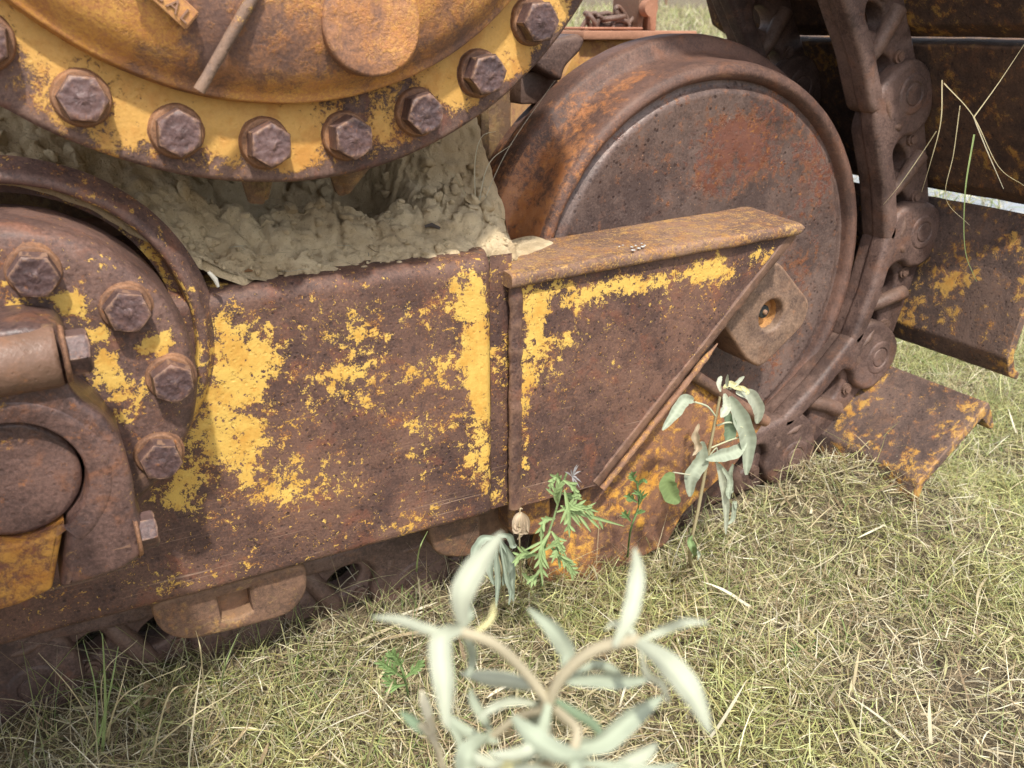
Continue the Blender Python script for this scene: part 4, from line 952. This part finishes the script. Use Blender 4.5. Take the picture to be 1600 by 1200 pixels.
SAGE = (.35, .39, .29); SAGE_L = (.44, .465, .355); SDK = (.20, .27, .17); STEM = (.50, .44, .30); YST = (.62, .58, .30)
def leaf(pts, wd_, col, under_col=None, fold=.25, shape=1.0, n=18, up=None, wav=0):
    f = lambda t: wd_*(math.sin(math.pi*min(1, (t*.93+.05)))**shape)*(1+wav*math.sin(t*22))
    return ribbon(bez(pts, n), f, col, up=up, fold=fold, vein=1.18)
# ---- blurred foreground plant
fp = empty('foreground_plant', D(880, 1420, .44), 'blurred grey-green woolly plant with long narrow leaves, closest to the camera', 'plant')
dp = .36
def Q(u, v, d=0): return D(u, v, dp+d*.72)
stems = [tub(bez([D(880, 1420, .44), Q(855, 1200), Q(850, 1130, .01), Q(855, 1090)]), [0.00296]*14, STEM),
         tub(bez([Q(855, 1095), Q(820, 1050, -.01), Q(770, 1005, -.03), Q(715, 985, -.04)]), [0.00222]*14, STEM),
         tub(bez([Q(858, 1095), Q(880, 1055, -.01), Q(930, 1015, -.02), Q(1000, 998, -.03)]), [0.00252]*14, STEM),
         tub(bez([Q(850, 1110), Q(810, 1120, .02), Q(770, 1150, .03)]), [0.00163]*14, STEM),
         tub(bez([Q(870, 1110), Q(900, 1140, -.02), Q(895, 1175, -.03)]), [0.00207]*14, STEM),
         tub(bez([D(740, 1400, .46), Q(690, 1190, .03), Q(672, 1150, .03), Q(655, 1130, .03)]), [0.00163]*14, STEM),
         tub(bez([Q(680, 1165, .03), Q(676, 1140, .03), Q(672, 1120, .03)]), [0.00163]*14, STEM)]
leaf_obj('stem', stems, fp)
FL = [([(722, 985), (722, 930), (745, 885), (785, 832)], 48, SAGE_L, (-.04, -.05, -.05, -.05)),
      ([(725, 980), (690, 1000), (694, 1070), (698, 1138)], 44, SAGE_L, (-.04, -.06, -.07, -.07)),
      ([(715, 992), (670, 985), (625, 970), (580, 964)], 22, SAGE_L, (-.04, -.04, -.03, -.02)),
      ([(880, 1050), (885, 1020), (865, 985), (825, 950)], 36, SAGE, (-.01, 0, .02, .03)),
      ([(960, 1010), (985, 960), (996, 900), (992, 856)], 34, SAGE_L, (-.03, -.03, -.02, -.02)),
      ([(1000, 1000), (1035, 985), (1070, 972), (1108, 972)], 20, SAGE_L, (-.03, -.03, -.04, -.04)),
      ([(990, 1000), (1040, 1035), (1080, 1080), (1110, 1145)], 48, SAGE_L, (-.03, -.05, -.06, -.06)),
      ([(1000, 1015), (1010, 1050), (1035, 1070), (1045, 1100)], 16, (.62, .62, .45), (-.02, -.02, -.03, -.03)),
      ([(838, 1075), (800, 1065), (760, 1060), (718, 1052)], 34, SAGE_L, (0, .01, .02, .03)),
      ([(880, 1065), (930, 1062), (975, 1065), (1020, 1060)], 30, SAGE, (0, .01, .02, .03)),
      ([(890, 1060), (930, 1040), (960, 1050), (985, 1075)], 20, SAGE, (.02, .03, .03, .04)),
      ([(890, 1165), (940, 1160), (990, 1120), (1035, 1088)], 44, SAGE, (-.02, -.01, 0, .01)),
      ([(800, 1120), (830, 1150), (880, 1180), (925, 1180)], 42, SAGE, (-.03, -.04, -.04, -.03)),
      ([(845, 1090), (840, 1120), (850, 1150), (870, 1180)], 44, SAGE, (.01, .02, .02, .02)),
      ([(780, 1160), (740, 1150), (700, 1125), (690, 1115)], 24, SAGE, (.02, .02, .02, .02)),
      ([(770, 1150), (755, 1120), (740, 1095), (735, 1075)], 20, SAGE, (.03, .03, .03, .03)),
      ([(765, 1150), (735, 1175), (730, 1200), (745, 1230)], 48, SAGE, (.02, .0, 0, 0)),
      ([(800, 1200), (830, 1215), (880, 1225), (940, 1215)], 60, SAGE_L, (-.02, -.03, -.03, -.03)),
      ([(810, 1165), (800, 1195), (790, 1215), (780, 1240)], 34, YST, (-.02, -.02, -.02, -.02)),
      ([(950, 1200), (980, 1190), (1010, 1175), (1028, 1160)], 30, SAGE_L, (0, 0, 0, 0)),
      ([(900, 1190), (960, 1200), (1010, 1205), (1060, 1195)], 26, SAGE, (0, 0, 0, .01)),
      ([(675, 1150), (655, 1135), (640, 1122), (625, 1112)], 22, SDK, (.03, .03, .03, .03)),
      ([(672, 1140), (668, 1115), (662, 1095), (658, 1078)], 20, (.62, .58, .42), (.03, .03, .03, .03))]
FL += [([(860, 1085), (850, 1130), (835, 1170), (815, 1195)], 24, SAGE, (0, -.01, -.02, -.02)), ([(862, 1090), (890, 1110), (930, 1135), (948, 1170)], 20, SDK, (.02, .02, .02, .02)),
       ([(845, 1100), (800, 1095), (770, 1105), (745, 1125)], 20, SAGE_L, (.01, .0, -.01, -.01)), ([(855, 1150), (830, 1170), (800, 1180), (760, 1178)], 26, SAGE_L, (-.03, -.04, -.04, -.04)),
       ([(880, 1175), (900, 1195), (905, 1215), (900, 1240)], 30, SAGE, (-.03, -.04, -.04, -.04)), ([(725, 985), (735, 960), (728, 940), (722, 920)], 14, SAGE, (-.03, -.03, -.02, -.02)),
       ([(735, 990), (760, 975), (770, 960), (772, 940)], 12, YST, (-.03, -.03, -.03, -.03)), ([(990, 1000), (985, 985), (960, 975), (945, 985)], 14, SAGE_L, (-.03, -.03, -.02, -.02)),
       ([(1000, 1000), (1020, 1010), (1035, 1030), (1040, 1050)], 18, SAGE, (-.02, -.01, 0, 0)), ([(720, 990), (735, 1010), (738, 1035), (730, 1060)], 20, SAGE, (-.02, -.01, 0, 0)),
       ([(830, 1200), (850, 1180), (880, 1170), (920, 1150)], 18, SAGE_L, (-.01, -.01, 0, 0)), ([(815, 1190), (770, 1195), (740, 1185), (715, 1190)], 24, SAGE_L, (-.01, 0, 0, .01)),
       ([(700, 1130), (715, 1150), (720, 1170), (712, 1190)], 16, SAGE, (.02, .02, .02, .02))]
for i, (pp, wpx, col, dd) in enumerate(FL):
    pts = [Q(u, v, d) for (u, v), d in zip(pp, dd)]
    o = leaf_obj('leaf', [leaf(pts, wpx*.82*(dp+dd[1]*.72)/FPX, col, fold=.28 if i % 2 else -.2, shape=.75, wav=.03)], fp)
# ---- silver plant beside the guard
YS = .99
sp_ = empty('silver_leaf_plant', gpt(1085, 885), 'silvery drooping leafed plant standing in the grass in front of the wheel', 'plant')
S = lambda u, v, y=YS: P(u, v, y)
base = gpt(1082, 890)
st = [tub(bez([base, S(1078, 860), S(1092, 790), S(1105, 720), S(1115, 670), S(1125, 620)]), [.0035-.0012*i/13 for i in range(14)], (.36, .30, .17)),
      tub(bez([S(1118, 650), S(1105, 635), S(1085, 628)]), [.0016]*14, (.5, .52, .36)),
      tub(bez([S(1120, 665), S(1140, 660), S(1160, 668)]), [.0016]*14, (.5, .52, .36)),
      tub(bez([S(1110, 700), S(1140, 688), S(1165, 680)]), [.0014]*14, (.5, .5, .32)),
      tub(bez([S(1106, 715), S(1120, 700), S(1118, 724)]), [.0012]*14, (.45, .45, .3)),
      tub(bez([S(1078, 742), S(1065, 740), S(1052, 738)]), [.0012]*14, (.5, .48, .34))]
leaf_obj('stem', st, sp_)
SL = [([(1084, 626), (1070, 625), (1055, 645), (1035, 672)], 22, SAGE, .3), ([(1132, 615), (1135, 635), (1130, 645), (1126, 652)], 18, SAGE_L, .3),
      ([(1140, 620), (1155, 650), (1168, 690), (1166, 742)], 34, SAGE, .35), ([(1150, 612), (1172, 618), (1185, 640), (1183, 662)], 26, SAGE_L, .25),
      ([(1132, 640), (1140, 660), (1140, 680), (1135, 690)], 24, SDK, .2), ([(1165, 690), (1150, 705), (1125, 712), (1103, 718)], 26, SAGE, .25),
      ([(1097, 690), (1095, 720), (1080, 745), (1078, 776)], 30, SAGE, .35), ([(1145, 725), (1140, 745), (1142, 765), (1146, 768)], 12, SAGE, .3),
      ([(1120, 722), (1128, 750), (1134, 790), (1134, 835)], 15, SAGE_L, .4), ([(1124, 725), (1140, 750), (1138, 770), (1140, 780)], 12, SAGE, .3),
      ([(1050, 738), (1043, 755), (1050, 775), (1062, 785)], 34, (.22, .30, .12), .15), ([(1126, 612), (1123, 600), (1125, 592), (1128, 588)], 9, SAGE_L, .2),
      ([(1140, 608), (1150, 600), (1158, 592), (1163, 588)], 8, SAGE_L, .2), ([(1137, 608), (1136, 600), (1136, 592), (1137, 585)], 7, SAGE_L, .2),
      ([(1148, 604), (1160, 606), (1168, 612), (1165, 616)], 8, YST, .2), ([(1130, 606), (1140, 600), (1150, 604), (1160, 610)], 12, YST, .2), ([(1150, 795), (1148, 785), (1145, 810), (1136, 820)], 10, SAGE, .2)]
for pp, wpx, col, fo_ in SL:
    ys_ = np.linspace(0, random.uniform(-.02, .02), 4)
    leaf_obj('leaf', [leaf([S(u, v, YS+float(dy)) for (u, v), dy in zip(pp, ys_)], wpx*1.2/FPX, col, fold=fo_, shape=.7, wav=.06, n=34)], sp_)
leaf_obj('withered_leaf', [leaf([S(1092, 662), S(1086, 680), S(1090, 700), S(1082, 712)], .013, (.45, .36, .24), fold=.5, wav=.25)], sp_)
sm = empty('small_sprout', gpt(1085, 850), 'tiny curled green sprout in the grass at the foot of the silver plant', 'plant')
leaf_obj('leaf', [leaf([gpt(1086, 872), P(1084, 860, .97), P(1078, 845, .97), P(1082, 836, .97)], .012, (.2, .28, .12), fold=.4)], sm)
leaf_obj('leaf', [leaf([gpt(1088, 870), P(1090, 860, .96), P(1092, 868, .95), P(1090, 876, .95)], .006, SAGE, fold=.3)], sm)
# ---- mugwort-like weeds
def weed(root_px, path, ys_, leaves, label, col, name='green_weed', w0=9):
    g = gpt(*root_px); e = empty(name, g, label, 'weed')
    pts = [g]+[P(u, v, y_) for (u, v), y_ in zip(path, ys_)]
    leaf_obj('stem', [tub(bez(pts), [.0018]*14, tuple(c*.8 for c in col))], e)
    for (a, b, c_), y_ in leaves:
        A_, B_, C_ = P(*a, y_), P(*b, y_-.01), P(*c_, y_-.015)
        ln = (C_-A_).length; parts = [leaf([A_, B_, C_], w0*.75/FPX, col, fold=.3, shape=.7)]
        cl = bez([A_, B_, C_], 9)
        for k in (2, 3, 4, 5, 6):        # side lobes
            t = (cl[k+1]-cl[k-1]).normalized(); s_ = t.cross(-CF).normalized()
            for sg in (-1, 1):
                if random.random() < .15: continue
                tip = cl[k]+(t*random.uniform(.8, 1.3)+s_*sg*random.uniform(.45, .8)+CF*random.uniform(-.4, .4))*ln*random.uniform(.20, .36)*(1.15-.09*k)
                parts.append(leaf([cl[k], cl[k].lerp(tip, .5)+t*.001, tip], w0*.5/FPX, col, fold=.2, n=6))
        leaf_obj('leaf', parts, e)
    return e
wg = (.26, .35, .15)
weed((845, 925), [(850, 860), (868, 800), (880, 755), (886, 738)], [.97, .97, .97, .97],
     [(((880, 760), (868, 745), (858, 768)), .97), (((882, 765), (888, 800), (890, 840)), .96), (((876, 790), (900, 800), (975, 822)), .965), (((870, 800), (900, 790), (935, 800)), .96), (((868, 810), (850, 815), (845, 850)), .97),
      (((860, 830), (845, 860), (848, 915)), .96), (((862, 830), (872, 850), (862, 880)), .955), (((856, 850), (885, 880), (900, 900)), .96), (((852, 870), (820, 865), (800, 880)), .98), (((850, 860), (870, 850), (885, 870)), .95), (((880, 750), (895, 760), (905, 780)), .96), (((878, 770), (892, 775), (910, 780)), .975), (((846, 890), (830, 905), (815, 895)), .97), (((872, 790), (868, 770), (880, 750)), .96)],
     'bright green weed with deeply cut leaves growing between guard and beam corner', wg, w0=12)
weed((980, 880), [(985, 830), (998, 790), (995, 752)], [1.0, 1.0, 1.0],
     [(((996, 760), (1004, 750), (1012, 755)), 1.0), (((995, 755), (988, 745), (990, 738)), 1.0), (((998, 790), (1002, 775), (990, 765)), 1.0), (((996, 785), (985, 778), (980, 772)), 1.0), (((990, 805), (1000, 800), (1008, 798)), 1.0), (((986, 815), (978, 805), (975, 800)), 1.0)],
     'small faint green weed in front of the orange guard plate', (.17, .27, .10), w0=9)
weed((640, 1095), [(632, 1060), (625, 1035)], [.93, .93],
     [(((632, 1060), (610, 1045), (590, 1030)), .93), (((632, 1060), (650, 1045), (660, 1030)), .93), (((630, 1050), (620, 1030), (605, 1015)), .93), (((634, 1070), (615, 1070), (600, 1055)), .93)],
     'low feathery green weed left of the blurred plant', (.20, .30, .11), w0=11)
weed((1270, 1060), [(1265, 1045), (1262, 1030)], [.8, .8],
     [(((1265, 1050), (1245, 1040), (1232, 1036)), .8), (((1265, 1045), (1270, 1020), (1265, 1000)), .8), (((1265, 1050), (1285, 1045), (1298, 1030)), .8), (((1265, 1040), (1250, 1022), (1240, 1010)), .8)],
     'small green weed alone in the open grass at lower right', (.20, .32, .12), w0=11)
# violet-grey withered flower head on top of the weed
fl = empty('withered_flower', P(898, 740, .965), 'tiny grey withered flower head at the tip of the bright green weed', 'flower')
leaf_obj('petal', [leaf([P(894, 745, .965), P(894+dx_*.5, 745+dy_*.5-2, .962), P(894+dx_, 745+dy_, .96)], .0022, (.34, .33, .33), fold=.3, n=6, wav=.2) for dx_, dy_ in ((10, -18), (-12, -8), (14, -9), (3, 14), (8, -20), (15, 9), (-2, -12), (12, 18), (5, -8), (9, 3))], fl)
# wilted silver plant by the second collar
wl = empty('wilted_plant', gpt(790, 945), 'wilted silvery plant with hanging leaves below the beam corner', 'plant')
leaf_obj('stem', [tub(bez([gpt(790, 950), P(785, 900, 1.0), P(778, 860, 1.0), P(772, 838, 1.0)]), [.002]*14, (.4, .34, .2))], wl)
for pp, wpx in (([(772, 840), (755, 842), (742, 860), (738, 885)], 16), ([(774, 838), (768, 860), (765, 890), (772, 915)], 14), ([(776, 838), (785, 855), (790, 885), (786, 915)], 15), ([(778, 836), (795, 838), (802, 852), (806, 850)], 13), ([(780, 842), (798, 870), (800, 900), (802, 940)], 14), ([(774, 842), (776, 880), (778, 910), (775, 950)], 12), ([(770, 838), (760, 855), (758, 870), (756, 880)], 10), ([(782, 850), (792, 905), (798, 925), (795, 945)], 9)):
    leaf_obj('leaf', [leaf([P(u, v, .985+.004*k) for k, (u, v) in enumerate(pp)], wpx*1.08/FPX, (.34, .40, .31), fold=.45, shape=.7, wav=.12)], wl)
dl = empty('dead_bloom', P(815, 830, .99), 'crumpled tan dead flower hanging just below the beam corner', 'flower')
leaf_obj('bloom', [leaf([P(814, 800, .99), P(806+4*k, 812+3*(k % 2), .985), P(802+6*k, 835-3*(k % 3), .985)], .010, (.5, .40, .28), fold=.5, wav=.3, n=8) for k in range(5)]+[leaf([P(808+random.uniform(-4, 8), 815+random.uniform(-8, 8), .99), P(812+random.uniform(-8, 8), 828+random.uniform(-6, 6), .982), P(815+random.uniform(-12, 12), 838+random.uniform(-8, 6), .985)], .007, (.46, .36, .25), fold=.5, wav=.4, n=8) for k in range(9)], dl)
leaf_obj('stem', [tub(bez([gpt(815, 920), P(812, 860, .99), P(812, 800, .99), P(816, 795, .99)]), [.0012]*14, (.45, .36, .22))], dl)
# dead leaf litter by the chain link
lf = [(248, 1100, 26), (262, 1112, 20), (290, 1098, 14), (236, 1085, 18)]
for i, (u, v, s_) in enumerate(lf):
    c = gpt(u, v); a_ = random.uniform(0, 6); d1 = Vector((math.cos(a_), math.sin(a_), .1))*s_*1.1/FPX
    tag(leaf_obj('dead_leaf', [leaf([c-d1+Vector((0, 0, .012)), c+Vector((0, 0, .02)), c+d1+Vector((0, 0, .012))], s_*.9/FPX, (.36, .26, .15), fold=.3, up=Vector((0, 0, 1)), wav=.15)]), ['curled tan dead leaf, leftmost large one under the collar', 'broad tan dead leaf at the edge of the sunlit grass', 'smallest tan dead leaf, right of the others', 'narrow tan dead leaf, farthest back of the four'][i], 'leaf', 'dead leaves below the roller collar')
